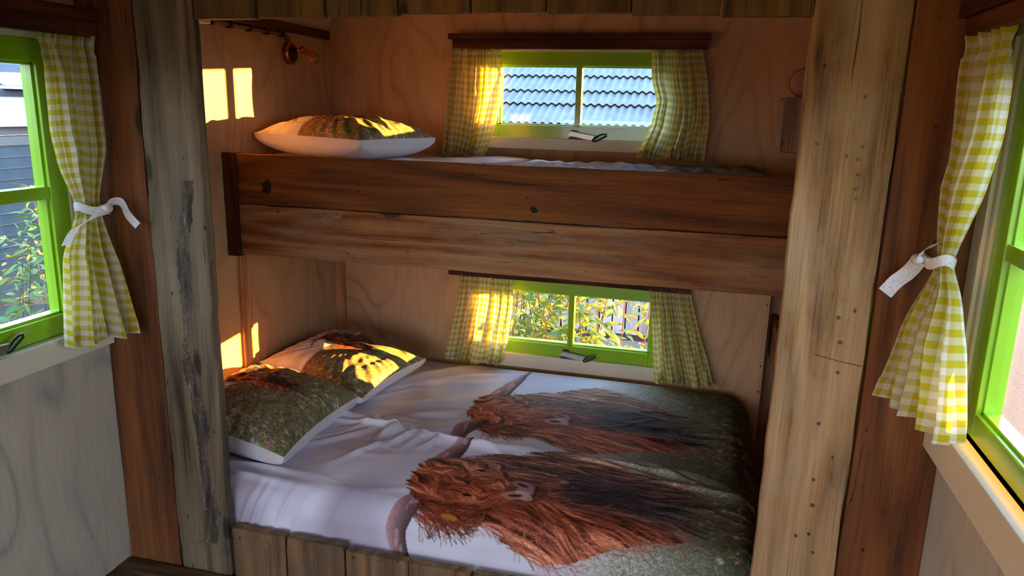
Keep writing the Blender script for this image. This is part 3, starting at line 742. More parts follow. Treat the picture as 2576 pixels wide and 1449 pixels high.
curtain('yellow gingham curtain right of the lower window, brushing the bedding', xy([(.74, -.212), (.60, -.195), (.42, -.175), (.32, -.160)], y=yc), xy([(.74, -.035), (.58, .012), (.45, .06), (.32, .105)], y=yc), .742, .318, 6, .46, 14, amp=.018, group=G1)
# front left: edge A = window side, edge B = partition side
ca = curtain('tied yellow gingham curtain right of the left window', [(1.665, (-1.725, 1.664)), (1.577, (-1.725, 1.676)), (1.41, (-1.725, 1.672)), (1.31, (-1.725, 1.690)), (1.215, (-1.715, 1.722)), (1.185, (-1.715, 1.725)), (1.07, (-1.722, 1.665)), (.826, (-1.722, 1.625))],
             [(1.665, (-1.705, 1.822)), (1.55, (-1.702, 1.822)), (1.36, (-1.705, 1.822)), (1.225, (-1.722, 1.808)), (1.18, (-1.722, 1.808)), (1.04, (-1.715, 1.815)), (.825, (-1.680, 1.818))], 1.668, .815, 4.2, .56, 15, amp=.022, outdir=(1, 0), group=G1, tie=1.195, nz=160, nxp=190, header=.05)
cb = curtain('tied yellow gingham curtain left of the right window', [(1.672, (.535, 1.645)), (1.57, (.535, 1.625)), (1.47, (.533, 1.615)), (1.35, (.53, 1.665)), (1.235, (.52, 1.735)), (1.20, (.518, 1.75)), (1.14, (.53, 1.68)), (1.04, (.535, 1.61)), (.90, (.54, 1.56)), (.83, (.54, 1.555))],
             [(1.672, (.530, 1.825)), (1.50, (.528, 1.825)), (1.33, (.522, 1.825)), (1.235, (.522, 1.82)), (1.19, (.522, 1.82)), (1.08, (.495, 1.82)), (.90, (.477, 1.82)), (.82, (.476, 1.82))], 1.674, .87, 4.2, .56, 16, amp=.022, outdir=(-1, 0), group=G1, tie=1.20, nz=160, nxp=190, header=.05)

# lace ties
def ribbon_mesh(name, pts, wvec, wd, par, **props):
    """flat lace strip following pts, width vectors wvec"""
    n = len(pts); P = np.zeros((n, 5, 3)); U = np.zeros((n, 5, 2)); L = 0
    for i in range(n):
        if i: L += (Vector(pts[i])-Vector(pts[i-1])).length
        for j in range(5):
            f = j/4-.5; P[i, j] = np.array(pts[i])+np.array(wvec[i])*wd*f; U[i, j] = (L, f*wd)
    return grid_mesh(name, P, M['lace'], par, uv=U, **props)
def smoothpts(c, n=24):
    c = [Vector(p) for p in c]; out = []
    for i in range(n):
        t = i/(n-1)*(len(c)-1); a = min(int(t), len(c)-2); f = t-a
        p0 = c[max(a-1, 0)]; p1 = c[a]; p2 = c[a+1]; p3 = c[min(a+2, len(c)-1)]
        out.append(tuple(.5*((2*p1)+(p2-p0)*f+(2*p0-5*p1+4*p2-p3)*f*f+(-p0+3*p1-3*p2+p3)*f**3)))
    return out
def tie_ribbon(lbl, cx, cy, cz, rx, ry, sgn, tails):
    root = empty('lace_ribbon', (cx, cy, cz), label=lbl, category='ribbon', group='white lace curtain ties')
    pts = []; wv = []
    for j in range(41):
        a = 2*PI*j/40; pts.append((cx+rx*math.cos(a), cy+ry*math.sin(a), cz+.006*math.sin(a*3)-.006*math.sin(a)*1)); wv.append((.15*math.cos(a), 0, 1))
    ribbon_mesh('band', pts, wv, .024, root)
    kx = cx+sgn*(rx+.006)
    bm = bmesh.new(); tube(bm, [(kx, cy-.012, cz+.004), (kx+sgn*.008, cy-.004, cz), (kx+sgn*.008, cy+.006, cz+.002), (kx, cy+.014, cz-.004)], [.006, .011, .012, .007], 10)
    bm2 = done(bm, 'knot', M['lace'], root, smooth=True)
    me = bm2.data; me.uv_layers.new(name='UVMap')
    for t in tails:
        p = smoothpts([(kx+sgn*.004, cy, cz)]+t[0]); n = len(p)
        w0 = Vector(t[1]); w1_ = Vector(t[2])
        ribbon_mesh('tail', p, [tuple(w0.lerp(w1_, min(1, i/n*1.3)).normalized()) for i in range(n)], t[3], root)
tie_ribbon('white lace ribbon tied round the left curtain', -1.692, 1.762, 1.196, .036, .054, 1,
           [([(-1.650, 1.735, 1.190), (-1.655, 1.700, 1.172), (-1.672, 1.672, 1.150), (-1.69, 1.655, 1.108)], (0, 0, 1), (.2, 1, .1), .030),
            ([(-1.650, 1.785, 1.212), (-1.632, 1.805, 1.212), (-1.618, 1.812, 1.175), (-1.588, 1.812, 1.145)], (0, 0, 1), (.7, .1, .7), .024)])
tie_ribbon('white lace ribbon tied round the right curtain', .500, 1.782, 1.200, .030, .048, -1,
           [([(.455, 1.790, 1.185), (.445, 1.80, 1.165), (.425, 1.80, 1.145), (.405, 1.795, 1.118)], (.75, 0, -.6), (.81, 0, -.58), .034),
            ([(.462, 1.765, 1.225), (.478, 1.735, 1.245), (.488, 1.715, 1.262)], (.5, .6, .3), (.5, .7, .2), .030)])

# ------------------------------------------------------------------ printed pictures (painted once per cloth vertex: colour of the print only)
def vnoise(ny, nx, cy, cx, rs, octv=3, seedless=None):
    out = np.zeros((ny, nx)); amp_ = 1; tot = 0
    for o in range(octv):
        gy, gx = max(2, int(cy*2**o)+2), max(2, int(cx*2**o)+2)
        gr = rs.rand(gy, gx)
        yy = np.linspace(0, gy-1.001, ny); xx = np.linspace(0, gx-1.001, nx)
        iy = yy.astype(int); ix = xx.astype(int); fy = yy-iy; fx = xx-ix
        fy = fy*fy*(3-2*fy); fx = fx*fx*(3-2*fx)
        a = gr[iy][:, ix]; b = gr[iy][:, ix+1]; c = gr[iy+1][:, ix]; d = gr[iy+1][:, ix+1]
        out += amp_*((a*(1-fx)+b*fx)*(1-fy)[:, None]+(c*(1-fx)+d*fx)*fy[:, None]); tot += amp_; amp_ *= .5
    return out/tot
def inpoly(X, Y, poly):
    ins = np.zeros(X.shape, bool); n = len(poly); j = n-1
    for i in range(n):
        xi, yi = poly[i]; xj, yj = poly[j]
        c = ((yi > Y) != (yj > Y)) & (X < (xj-xi)*(Y-yi)/((yj-yi) if yj != yi else 1e-9)+xi)
        ins ^= c; j = i
    return ins
COW = [(-.87, 0), (-.868, .08), (-.84, .13), (-.76, .17), (-.68, .22), (-.62, .265), (-.585, .25), (-.5, .33), (-.407, .385), (-.3, .35), (-.22, .31), (-.05, .19), (.12, .08), (.14, -.03), (.10, -.12), (-.04, -.17), (-.158, -.20), (-.27, -.26), (-.374, -.30), (-.46, -.26), (-.52, -.22), (-.58, -.20), (-.68, -.215), (-.755, -.20), (-.79, -.14), (-.86, -.1)]
for _q in range(2):
    COW = [p for a, b in zip(COW, COW[1:]+COW[:1]) for p in ((a[0]*.75+b[0]*.25, a[1]*.75+b[1]*.25), (a[0]*.25+b[0]*.75, a[1]*.25+b[1]*.75))]
def paint(ny, nx, x0, x1, v0, v1, cx=0.0, cv=0.0, sc=1.0, seed=1, horizon=None, density=1.0, pillow=False):
    """returns (ny,nx,3) sRGB picture; world coords x along the bed, v across. The cow's own frame is (x-cx)/sc, (v-cv)/sc"""
    rs = np.random.RandomState(seed)
    xs = np.linspace(x0, x1, nx); vs = np.linspace(v0, v1, ny); X, V = np.meshgrid(xs, vs)
    px = (x1-x0)/(nx-1)
    img = np.zeros((ny, nx, 3))
    n1 = vnoise(ny, nx, 4, 7, rs, 3); n2 = vnoise(ny, nx, 3, 9, rs, 2)
    # sky
    a = np.array([.74, .73, .81]); b = np.array([.88, .90, .96]); c = np.array([.56, .51, .58])
    t = np.clip((n1-.35)*2.4, 0, 1)[..., None]; img[:] = a*(1-t)+b*t
    t2 = np.clip((n2-.52)*3.2, 0, 1)[..., None]*.55; img[:] = img*(1-t2)+c*t2
    def ring(X, V): return (X-cx)/sc, (V-cv)/sc
    CX, CV = ring(X, V)
    # pale centre of the sky around the animal
    t3 = np.clip(1-np.hypot((CX+.55)/.55, CV/.75), 0, 1)[..., None]*.8; img[:] = img*(1-t3)+np.array([.86, .91, .97])*t3
    # meadow
    hz = horizon if horizon is not None else -.36
    edge = (CX-hz+(n1-.5)*.05) if not pillow else (CX-hz)*sc+(n1-.5)*.035
    if not pillow: edge = edge+.22*np.clip(np.abs(CV)-.25, 0, 1)-.0
    m = np.clip(edge/(.22 if not pillow else .008), 0, 1)
    far = np.array([.66, .67, .64]) if not pillow else np.array([.50, .37, .33]); near = np.array([.27, .29, .21]) if not pillow else np.array([.42, .45, .30]); dk = np.array([.12, .12, .09]) if not pillow else np.array([.33, .38, .25])
    q = np.clip((CX-hz)/.62, 0, 1)[..., None]**1.2 if not pillow else np.clip((CX-hz)*sc/.22, 0, 1)[..., None]
    mead = far*(1-q)+near*q; q2 = np.clip(((CX-hz)*sc-.33)/.3 if pillow else (CX-hz-.45)/.3, 0, 1)[..., None]; mead = mead*(1-q2)+dk*q2
    sp = rs.rand(ny, nx); sp = (sp+np.roll(sp, 1, 1)+np.roll(sp, 1, 0))/3
    mead = mead*(.55+.9*sp[..., None])*(.8+.4*n2[..., None])
    img[:] = img*(1-m[..., None])+mead*m[..., None]
    def plot(xx, vv, col, al=1.0):
        ix = np.round((xx-x0)/px).astype(int); iv = np.round((vv-v0)/((v1-v0)/(ny-1))).astype(int)
        ok = (ix >= 0) & (ix < nx) & (iv >= 0) & (iv < ny)
        if np.ndim(col) == 1: col = np.broadcast_to(col, xx.shape+(3,))
        img[iv[ok], ix[ok]] = img[iv[ok], ix[ok]]*(1-al)+col[ok]*al
    def strokes(N, start, ang, ln, col, curl=0, wid=1, al=1.0, steps=None):
        x, v = start; K = steps or max(4, int(ln/px*1.3)); h = ln/K
        an = ang.copy(); cu = rs.normal(0, 1, N)*curl
        for k_ in range(K):
            sh = .75+.5*math.sin(PI*k_/K)
            for wq in range(wid): plot(x, v+wq*px, np.clip(col*sh, 0, 1), al)
            x = x+np.cos(an)*h; v = v+np.sin(an)*h; an = an+cu*h+rs.normal(0, .06, N)
    # grass strands and flowers
    if True:
        N = int(5200*density)
        x = rs.uniform(x0, x1, N); v = rs.uniform(v0, v1, N)
        keep = ((x-cx)/sc-hz-.35 > rs.rand(N)*.3) if not pillow else (((x-cx)/sc-hz)*sc > rs.rand(N)*.12+.01)
        x, v = x[keep], v[keep]; N = len(x)
        cc = np.array([[.42, .40, .30], [.50, .50, .42], [.34, .36, .22], [.30, .25, .16], [.62, .55, .47]])[rs.randint(0, 5, N)]*(1.1 if pillow else 1.12)
        strokes(N, (x, v), PI+rs.normal(0, .55, N), (.018 if pillow else .05), cc, curl=22, al=.85)
        # flowers
        N = int((520 if not pillow else 420)*density); fx = rs.uniform(x0, x1, N); fv = rs.uniform(v0, v1, N)
        dist = ((fx-cx)/sc-hz)*(sc*2.4 if pillow else 1)
        ok = dist > (.12 if not pillow else .05); fx, fv, dist = fx[ok], fv[ok], dist[ok]
        for i in range(len(fx)):
            if pillow: R = (.0025+.0095*min(1, dist[i]/.75)*(rs.rand()**.7))
            else: R = .003+.020*min(1, max(0, dist[i]-.1)/.6)*rs.rand()**1.3
            colr = [(.80, .74, .80), (.72, .52, .66), (.86, .84, .84), (.62, .46, .66), (.80, .62, .30), (.78, .56, .62)][rs.choice(6, p=[.3, .22, .2, .13, .05, .1])]
            if R < .0045:
                plot(np.array([fx[i], fx[i]+px]), np.array([fv[i], fv[i]]), np.array(colr)*.9, .8); continue
            npet = 9; r0 = rs.rand()*6
            for p_ in range(npet):
                aa = r0+2*PI*p_/npet; rr_ = np.arange(0, R, px*.6)
                plot(fx[i]+np.cos(aa)*rr_, fv[i]+np.sin(aa)*rr_*.8, np.array(colr)*rs.uniform(.75, 1.05), .9)
            plot(np.array([fx[i], fx[i]+px]), np.array([fv[i], fv[i]]), np.array([.75, .45, .15]))
    # horns
    def horn(path, r0, r1):
        n = len(path); T = np.linspace(0, n-1, 60)
        hx_ = np.interp(T, range(n), [p[0] for p in path]); hv_ = np.interp(T, range(n), [p[1] for p in path])
        kx = np.ones(7)/7; hx_ = np.convolve(np.pad(hx_, 3, 'edge'), kx, 'valid'); hv_ = np.convolve(np.pad(hv_, 3, 'edge'), kx, 'valid')
        best = np.full(CX.shape, 9.0); sgn = np.zeros(CX.shape); tt = np.zeros(CX.shape)
        for i in range(60):
            rad = r0+(r1-r0)*(i/59)**1.3
            d = np.hypot(CX-hx_[i], CV-hv_[i])/rad
            u = d < best; best[u] = d[u]; sgn[u] = ((CX-hx_[i])/rad)[u]; tt[u] = i/59
        mk = best < 1
        base = np.array([.47, .36, .38])*(1-tt[..., None])+np.array([.52, .44, .46])*tt[..., None]
        colh = base*(1.0-.45*np.clip(sgn, -1, 1)[..., None])*(.85+.3*sp[..., None])
        lum = (vnoise(ny, nx, 14, 110, rs, 2) > .60) & (np.abs(sgn) < .6)
        colh[lum] = colh[lum]*1.25+.05
        img[mk] = np.clip(colh, 0, 1)[mk]
    horn([(-.76, -.10), (-.815, -.17), (-.838, -.26), (-.815, -.35), (-.76, -.45), (-.71, -.52)], .044, .008)
    horn([(-.80, .11), (-.79, .20), (-.775, .29), (-.755, .37), (-.735, .49)], .045, .009)
    # body
    poly = COW
    body = inpoly(CX, CV, poly)
    nb_ = vnoise(ny, nx, 18, 8, rs, 3)[..., None]
    def bodycol(cx_, cv_, n):
        rust = np.array([.62, .295, .20]); lite = np.array([.86, .66, .54]); dark = np.array([.17, .16, .21]); brown = np.array([.50, .38, .33]); deep = np.array([.22, .08, .05])
        up = np.clip((cv_+.02)/.20, 0, 1)
        c_ = rust*(1-up*.9)[..., None]+brown*(up*.9)[..., None]
        low = np.clip((-.13-cv_)/.10, 0, 1)*np.clip((cx_+.62)/.1, 0, 1)*.6
        c_ = c_*(1-low[..., None])+np.array([.76, .45, .35])*low[..., None]
        crest = np.clip((cv_-.24)/.08, 0, 1)*.45
        c_ = c_*(1-crest[..., None])+np.array([.66, .53, .47])*crest[..., None]
        # dark hanging coat between and behind the forelegs
        ax_s = np.clip((cx_+.46)/.14, 0, 1)*np.clip((.22-cx_)/.1, 0, 1)
        dl = cv_-np.interp(cx_, [-.45, -.2, .0, .15], [.05, .045, -.01, -.06])
        dsh = np.exp(-np.abs(dl/np.interp(cx_, [-.45, -.2, .1], [.10, .12, .07]))**2.6)*ax_s
        c_ = c_*(1-dsh[..., None]*.93)+dark*dsh[..., None]*.93
        ug = np.exp(-((cv_-.15)/.08)**2)*np.clip((cx_+.68)/.15, 0, 1)*.6
        c_ = c_*(1-ug[..., None])+np.array([.27, .23, .26])*ug[..., None]
        # under-chin separations
        ear = np.exp(-((cx_+.70)/.12)**2-((cv_+.17)/.05)**2)*.75
        c_ = c_*(1-ear[..., None])+deep*ear[..., None]
        endf = np.clip((cx_-.0)/.14, 0, 1)*.7
        c_ = c_*(1-endf[..., None])+np.array([.12, .10, .08])*endf[..., None]
        return c_, lite
    bc, _ = bodycol(CX, CV, None)
    # hair as noise smeared along the flow of the coat
    def flow_field(cx_, cv_):
        ca_ = vnoise(ny, nx, 9*(x1-x0)/2/sc*.5+3, 22*(x1-x0)/2/sc*.5+3, rs, 2)-.5
        cb_ = vnoise(ny, nx, 26, 60, rs, 2)-.5
        hd = np.clip((-.50-cx_)/.08, 0, 1)*np.clip((.2-np.abs(cv_))/.05, 0, 1)
        fl_ = -.10-.42*np.clip((-.02-cv_)/.12, 0, 1)*np.clip((cx_+.66)/.2, 0, 1)-.35*np.clip(cv_-.1, 0, 1)*np.clip((cx_+.35)*5, 0, 1)+.5*np.clip(cv_-.1, 0, .3)*np.clip((-.4-cx_)*6, 0, 1)
        return fl_+ca_*(1.1+3.2*hd)+cb_*(.8+2.6*hd)
    F = flow_field(CX, CV); cF, sF = np.cos(F), np.sin(F)
    def lic(noise, K):
        acc = noise.copy(); wt = 1.0
        for sg in (1, -1):
            X_ = np.tile(np.arange(nx, dtype=float), (ny, 1)); Y_ = np.tile(np.arange(ny, dtype=float)[:, None], (1, nx))
            for k2 in range(K):
                ix = np.clip(X_.astype(int), 0, nx-1); iy = np.clip(Y_.astype(int), 0, ny-1)
                X_ += sg*cF[iy, ix]; Y_ += sg*sF[iy, ix]
                ix = np.clip(X_.astype(int), 0, nx-1); iy = np.clip(Y_.astype(int), 0, ny-1)
                acc += noise[iy, ix]*(1-k2/K); 
        acc -= acc.mean(); return acc/acc.std()
    wn = rs.rand(ny, nx); wn2 = vnoise(ny, nx, ny/4, nx/4, rs, 1)
    kk_ = max(6, int(22*min(1, sc*1.1)))
    L1 = lic(wn, kk_); L2 = lic(wn2, int(kk_*1.6))
    lum = L1*.5+L2*.8
    lite3 = np.clip(bc*1.3+np.array([.34, .27, .22])*np.clip(bc.sum(-1, keepdims=True)-.5, 0, .5)*2, 0, 1)
    tpos = np.clip((lum-.15)/1.7, 0, 1)[..., None]; tneg = np.clip((-lum-.05)/1.5, 0, 1)[..., None]
    sat = np.clip(bc.sum(-1, keepdims=True)/.9, .25, 1); tpos = tpos*sat; fur = bc*(1-tpos*.8)+lite3*tpos*.8; fur = fur*(1-.68*tneg*(.4+.6*sat))
    # fringe: coat reaches unevenly beyond its outline
    fr_ = np.zeros((ny, nx), bool)
    jx = (L2*.003+L1*.0025)
    body2 = inpoly(CX-jx*1.6, CV+jx*1.2*np.sign(CV), poly)
    al_ = (body2*np.clip(1-(CX+.10+.05*L2)/.22, 0, 1))[..., None]
    img[:] = img*(1-al_)+fur*al_
    # hair strokes
    N = int(2600*density*min(1, (sc*1.0)**1.2)) ; xx = rs.uniform(-.88, .14, N); vv = rs.uniform(-.31, .39, N)
    k_ = inpoly(xx, vv, poly) & (xx > -.80) & (xx < .02); xx, vv = xx[k_], vv[k_]; N = len(xx)
    o_ = np.argsort(-xx+rs.normal(0, .05, N)); xx, vv = xx[o_], vv[o_]
    bcol, lite = bodycol(xx, vv, None)
    flow = (0.35*np.sin(xx*16+vv*9)+vv*.9*np.clip((-.3-xx)*3, 0, 1)-(np.where(vv < -.08, .25, 0)))
    head = np.clip((-.52-xx)/.1, 0, 1)*(np.abs(vv) < .17)*(xx > -.83)
    ang = flow+rs.normal(0, .22+.55*head, N)
    hl = (rs.rand(N)**3)[:, None]*(.75-.45*np.clip((vv+.0)/.2, 0, 1)*np.clip((xx+.5)*3, 0, 1))[:, None]
    dkm = (rs.rand(N) < .32)[:, None]
    ccol = bcol*(1-hl)+lite*hl*(.35+.65*np.clip(bcol.sum(1, keepdims=True)/1.0, 0, 1))
    ccol = np.where(dkm, bcol*.6, ccol)
    for (lo, hi, L_, cu) in ((0, .75, .07, 9), (.75, 1, .06, 26)):
        a0, a1 = int(lo*N), int(hi*N); sl_ = slice(a0, a1)
        strokes(a1-a0, (cx+xx[sl_]*sc, cv+vv[sl_]*sc), ang[sl_], L_*sc, ccol[sl_], curl=cu/sc, al=.55)
    # stray hair over the outline and ear tuft
    N = int(260*density*sc)+20
    ti = rs.randint(0, len(poly), N); f = rs.rand(N); pa = np.array(poly); pb = np.roll(pa, -1, 0)
    st = pa[ti]*(1-f)[:, None]+pb[ti]*f[:, None]; st = st[st[:, 0] > -.80]; N = len(st)
    strokes(N, (cx+(st[:, 0]+.0)*sc, cv+st[:, 1]*sc), np.where(st[:, 1] > 0, .12, -.40)+rs.normal(0, .16, N), .055*sc, np.array([.56, .34, .25])*rs.uniform(.6, 1.2, (N, 1)), curl=9/sc, al=.4)
    N = int(260*sc)+30; tx = rs.uniform(-.79, -.66, N); tv = rs.uniform(-.21, -.14, N)
    strokes(N, (cx+tx*sc, cv+tv*sc), -.42+rs.normal(0, .07, N)+(tx+.72)*1.6, (.095*sc), np.array([.50, .24, .16])*rs.uniform(.3, 1.3, (N, 1)), curl=4/sc, al=.7)
    # muzzle
    def ell(ex, ev, rx, rv, col, al=1.0, rot=0):
        dx, dv = CX-ex, CV-ev; cr, sr = math.cos(rot), math.sin(rot)
        d = np.hypot((dx*cr+dv*sr)/rx, (-dx*sr+dv*cr)/rv); mm = np.clip((1.05-d)*6, 0, 1)*al
        img[:] = img*(1-mm[..., None])+np.array(col)*(.8+.35*sp[..., None])*mm[..., None]
    ell(-.48, 0, .07, .075, (.34, .20, .17), .6)
    ell(-.485, 0.0, .030, .038, (.62, .48, .50), .95)
    ell(-.508, -.034, .048, .026, (.76, .56, .52), .9, .2); ell(-.500, .034, .040, .022, (.60, .46, .47), .9, -.2)
    ell(-.490, -.012, .026, .012, (.78, .66, .70), .9); ell(-.470, -.040, .022, .018, (.82, .66, .62), .8)
    ell(-.508, -.036, .024, .007, (.22, .12, .12), .95, .22); ell(-.500, .031, .021, .007, (.20, .13, .14), .95, -.4)
    ell(-.450, .0, .005, .045, (.10, .08, .09), .6); ell(-.425, 0, .016, .03, (.36, .24, .19), .6)
    ell(-.655, -.075, .016, .007, (.06, .03, .03), .9); ell(-.655, .085, .016, .007, (.06, .03, .03), .9)
    if not pillow: ell(-.675, -.195, .028, .009, (.66, .44, .12), .95, -.1)
    return img
def lin(c):
    c = np.clip(c, 0, 1); return np.where(c <= .04045, c/12.92, ((c+.055)/1.055)**2.4)
def sample(img, x0, x1, v0, v1, X, V):
    ny, nx = img.shape[:2]
    fx = np.clip((X-x0)/(x1-x0)*(nx-1), 0, nx-1.001); fv = np.clip((V-v0)/(v1-v0)*(ny-1), 0, ny-1.001)
    ix = fx.astype(int); iv = fv.astype(int); ax = (fx-ix)[..., None]; av = (fv-iv)[..., None]
    return (img[iv, ix]*(1-ax)+img[iv, ix+1]*ax)*(1-av)+(img[iv+1, ix]*(1-ax)+img[iv+1, ix+1]*ax)*av

# wrinkles
WR = []
_rs = np.random.RandomState(5)
def add_wr(x, y, ang, L, wd, h, wl): WR.append((x, y, ang, L, wd, h, wl))
for (x, y, a, L, wd, h, wl) in [(-1.12, 2.50, .35, .35, .10, .010, .055), (-1.05, 2.62, .25, .40, .12, .009, .07), (-1.15, 2.85, .55, .35, .12, .010, .08), (-1.02, 3.05, .75, .25, .15, .009, .085), (-.85, 2.40, -.25, .25, .05, .007, .03),
                                (-1.20, 2.30, .9, .25, .12, .010, .06), (-.98, 2.36, 1.3, .10, .14, .010, .038), (-1.45, 1.99, .15, .22, .05, .012, .035), (-1.6, 1.93, .5, .18, .08, .010, .03), (-.2, 2.36, -.12, .3, .03, .006, .03), (.05, 2.3, -.3, .25, .05, .008, .04), (.05, 2.75, .1, .3, .06, .008, .05), (-.05, 2.68, -.05, .35, .025, .008, .04)]: add_wr(x, y, a, L, wd, h, wl)
for i in range(26): add_wr(_rs.uniform(-1.5, .2), _rs.uniform(1.9, 3.2), _rs.uniform(-.5, .9), _rs.uniform(.1, .25), _rs.uniform(.02, .05), _rs.uniform(.001, .003), _rs.uniform(.03, .06))
CR = []
_r2 = np.random.RandomState(12)
for (x, y, a, L, wd, h, wl) in WR:
    nn = max(1, int(2*wd/wl))
    for q in range(nn):
        off = (q+.5-nn/2)*wl+_r2.uniform(-.3, .3)*wl
        CR.append((x-off*math.sin(a)+_r2.uniform(-.05, .05), y+off*math.cos(a), a+_r2.uniform(-.18, .18), L*_r2.uniform(.4, 1), wl*_r2.uniform(.16, .34), h*_r2.uniform(.5, 1.3), _r2.uniform(-1.2, 1.2)))
def wrinkle(X, Y):
    H = np.zeros_like(X)
    for (x, y, a, L, wd, h, cv) in CR:
        dx, dy = X-x, Y-y; u = dx*math.cos(a)+dy*math.sin(a); v = -dx*math.sin(a)+dy*math.cos(a)-cv*u*u
        H += 1.7*h*np.exp(-(u/L)**2-(v/(wd*(1+np.abs(u)/L*.8)))**2)
    H += .003*np.sin(X*5+1)*np.sin(Y*7)
    return H-.002
RES = .0024
# front duvet: profile from the ridge over the mattress edge
DX0, DX1 = -1.762, .262
nxd = int((DX1-DX0)/RES)
xs = np.linspace(DX0, DX1, nxd)
ridge = np.interp(xs, [-1.77, -1.5, -1.24, -1.06, -.757, -.44, -.107, .1, .27], [2.46, 2.49, 2.50, 2.455, 2.395, 2.425, 2.412, 2.372, 2.24])
ridge = np.convolve(np.pad(ridge, 20, 'edge'), np.ones(41)/41, 'valid')+.006*np.sin(xs*31)+.004*np.sin(xs*53+1)
prof = []  # (y,z,arc) from front tuck to flat
R_ = .085
yE, zT = 1.893, .312
prof.append((yE, .15)); prof.append((yE-.003, .19))
for j in range(13):
    a = PI/2*j/12; prof.append((yE+R_*(1-math.cos(a)), zT-R_+R_*math.sin(a)))
prof.append((2.05, zT+.004)); prof.append((2.35, zT+.012)); prof.append((2.60, zT+.014))
pa = np.array(prof); arc = np.concatenate([[0], np.cumsum(np.hypot(np.diff(pa[:, 0]), np.diff(pa[:, 1])))])
vflat = pa[:, 0].copy()  # print v coordinate: equals y on the flat part, arc length around the roll
iflat = len(arc)-3
vcoord = arc-arc[iflat]+pa[iflat, 0]
nyd = int((arc[-1]-.08)/RES)
# param per column: arc from 0 to arc at ridge(x)
tt = np.linspace(0, 1, nyd)
arc_r = np.interp(ridge, pa[iflat:, 0], arc[iflat:])
A = tt[:, None]*arc_r[None, :]
Yd = np.interp(A, arc, pa[:, 0]); Zd = np.interp(A, arc, pa[:, 1]); Vd = A-arc[iflat]+pa[iflat, 0]
Xd = np.broadcast_to(xs, Yd.shape).copy()
Wd = wrinkle(Xd, Yd)
flatm = np.clip((Yd-1.90)/.12, .25, 1)
hang = sum(.010*np.exp(-((Xd-x_-.35*(Zd-.2))/w_)**2) for x_, w_ in ((-1.36, .012), (-1.325, .009), (-1.285, .014), (-1.235, .010), (-1.17, .016), (-1.05, .02)))
Zd = Zd+Wd*flatm; Yd = Yd-Wd*(1-flatm)*1.0-hang*np.clip((2.0-Yd)/.08, 0, 1)*.8+.006
dist = (ridge[None, :]-Yd)
Zd += .019*np.exp(-((dist-.020)/.030)**2)*(.55+.45*np.sin(Xd*9+2))
fold = np.clip(1-dist/.012, 0, 1); Zd -= fold*.036
rend = np.clip((Xd-.17)/.092, 0, 1); Zd -= .10*rend**2.2
lend = np.clip((-1.70-Xd)/.06, 0, 1); Zd -= .02*lend**2
PF = paint(500, 920, -1.78, .29, -.50, .62, seed=21)
vv_ = Vd-2.12; vv_ = np.where(vv_ > .10, .10+(vv_-.10)*1.5, vv_)
Cf = lin(sample(PF, -1.78, .29, -.50, .62, Xd, vv_))
grid_mesh('duvet', np.stack([Xd, Yd, Zd], -1), M['print'], None, col=Cf, label='front duvet printed with a shaggy horned cow in a meadow', category='duvet', group='printed duvets on the lower bed')
# back duvet
yb = np.linspace(2.24, 3.305, int(1.065/RES)); Xb, Yb = np.meshgrid(xs, yb)
Zb = .300+wrinkle(Xb, Yb)*np.clip((3.32-Yb)/.06, .1, 1)
under = np.clip((ridge[None, :]+.0-Yb)/.05, 0, 1); Zb -= .022*under
rend = np.clip((Xb-.15)/.112, 0, 1); Zb -= .10*rend**2.2
bend = np.clip((Yb-3.25)/.055, 0, 1); Zb -= .03*bend**2
Cb = lin(sample(paint(500, 920, -1.78, .29, -.56, .58, seed=22), -1.78, .29, -.56, .58, Xb, Yb-2.765))
grid_mesh('duvet', np.stack([Xb, Yb, Zb], -1), M['print'], None, col=Cb, label='back duvet printed with the same horned cow, beside the lower window', category='duvet', group='printed duvets on the lower bed')
# upper bunk duvet
xu = np.linspace(-1.75, .255, 420); yu = np.linspace(2.535, 3.30, 160); Xu, Yu = np.meshgrid(xu, yu)
rs5 = np.random.RandomState(9)
Zu = 1.287+.018*(vnoise(160, 420, 4, 14, rs5, 3)-.5)*2+.004*np.sin(Xu*70+Yu*20)*np.clip((Xu+.9)*2, 0, 1)
Zu -= .05*np.clip((Xu-.20)/.055, 0, 1)**2; Zu -= .04*np.clip((2.56-Yu)/.03, 0, 1)
Cu = lin(sample(paint(300, 700, -1.78, .29, -.45, .45, seed=23), -1.78, .29, -.45, .45, Xu, Yu-2.92))
grid_mesh('duvet', np.stack([Xu, Yu, Zu], -1), M['print'], None, col=Cu, label='rumpled printed duvet on the upper bunk behind the rail', category='duvet')

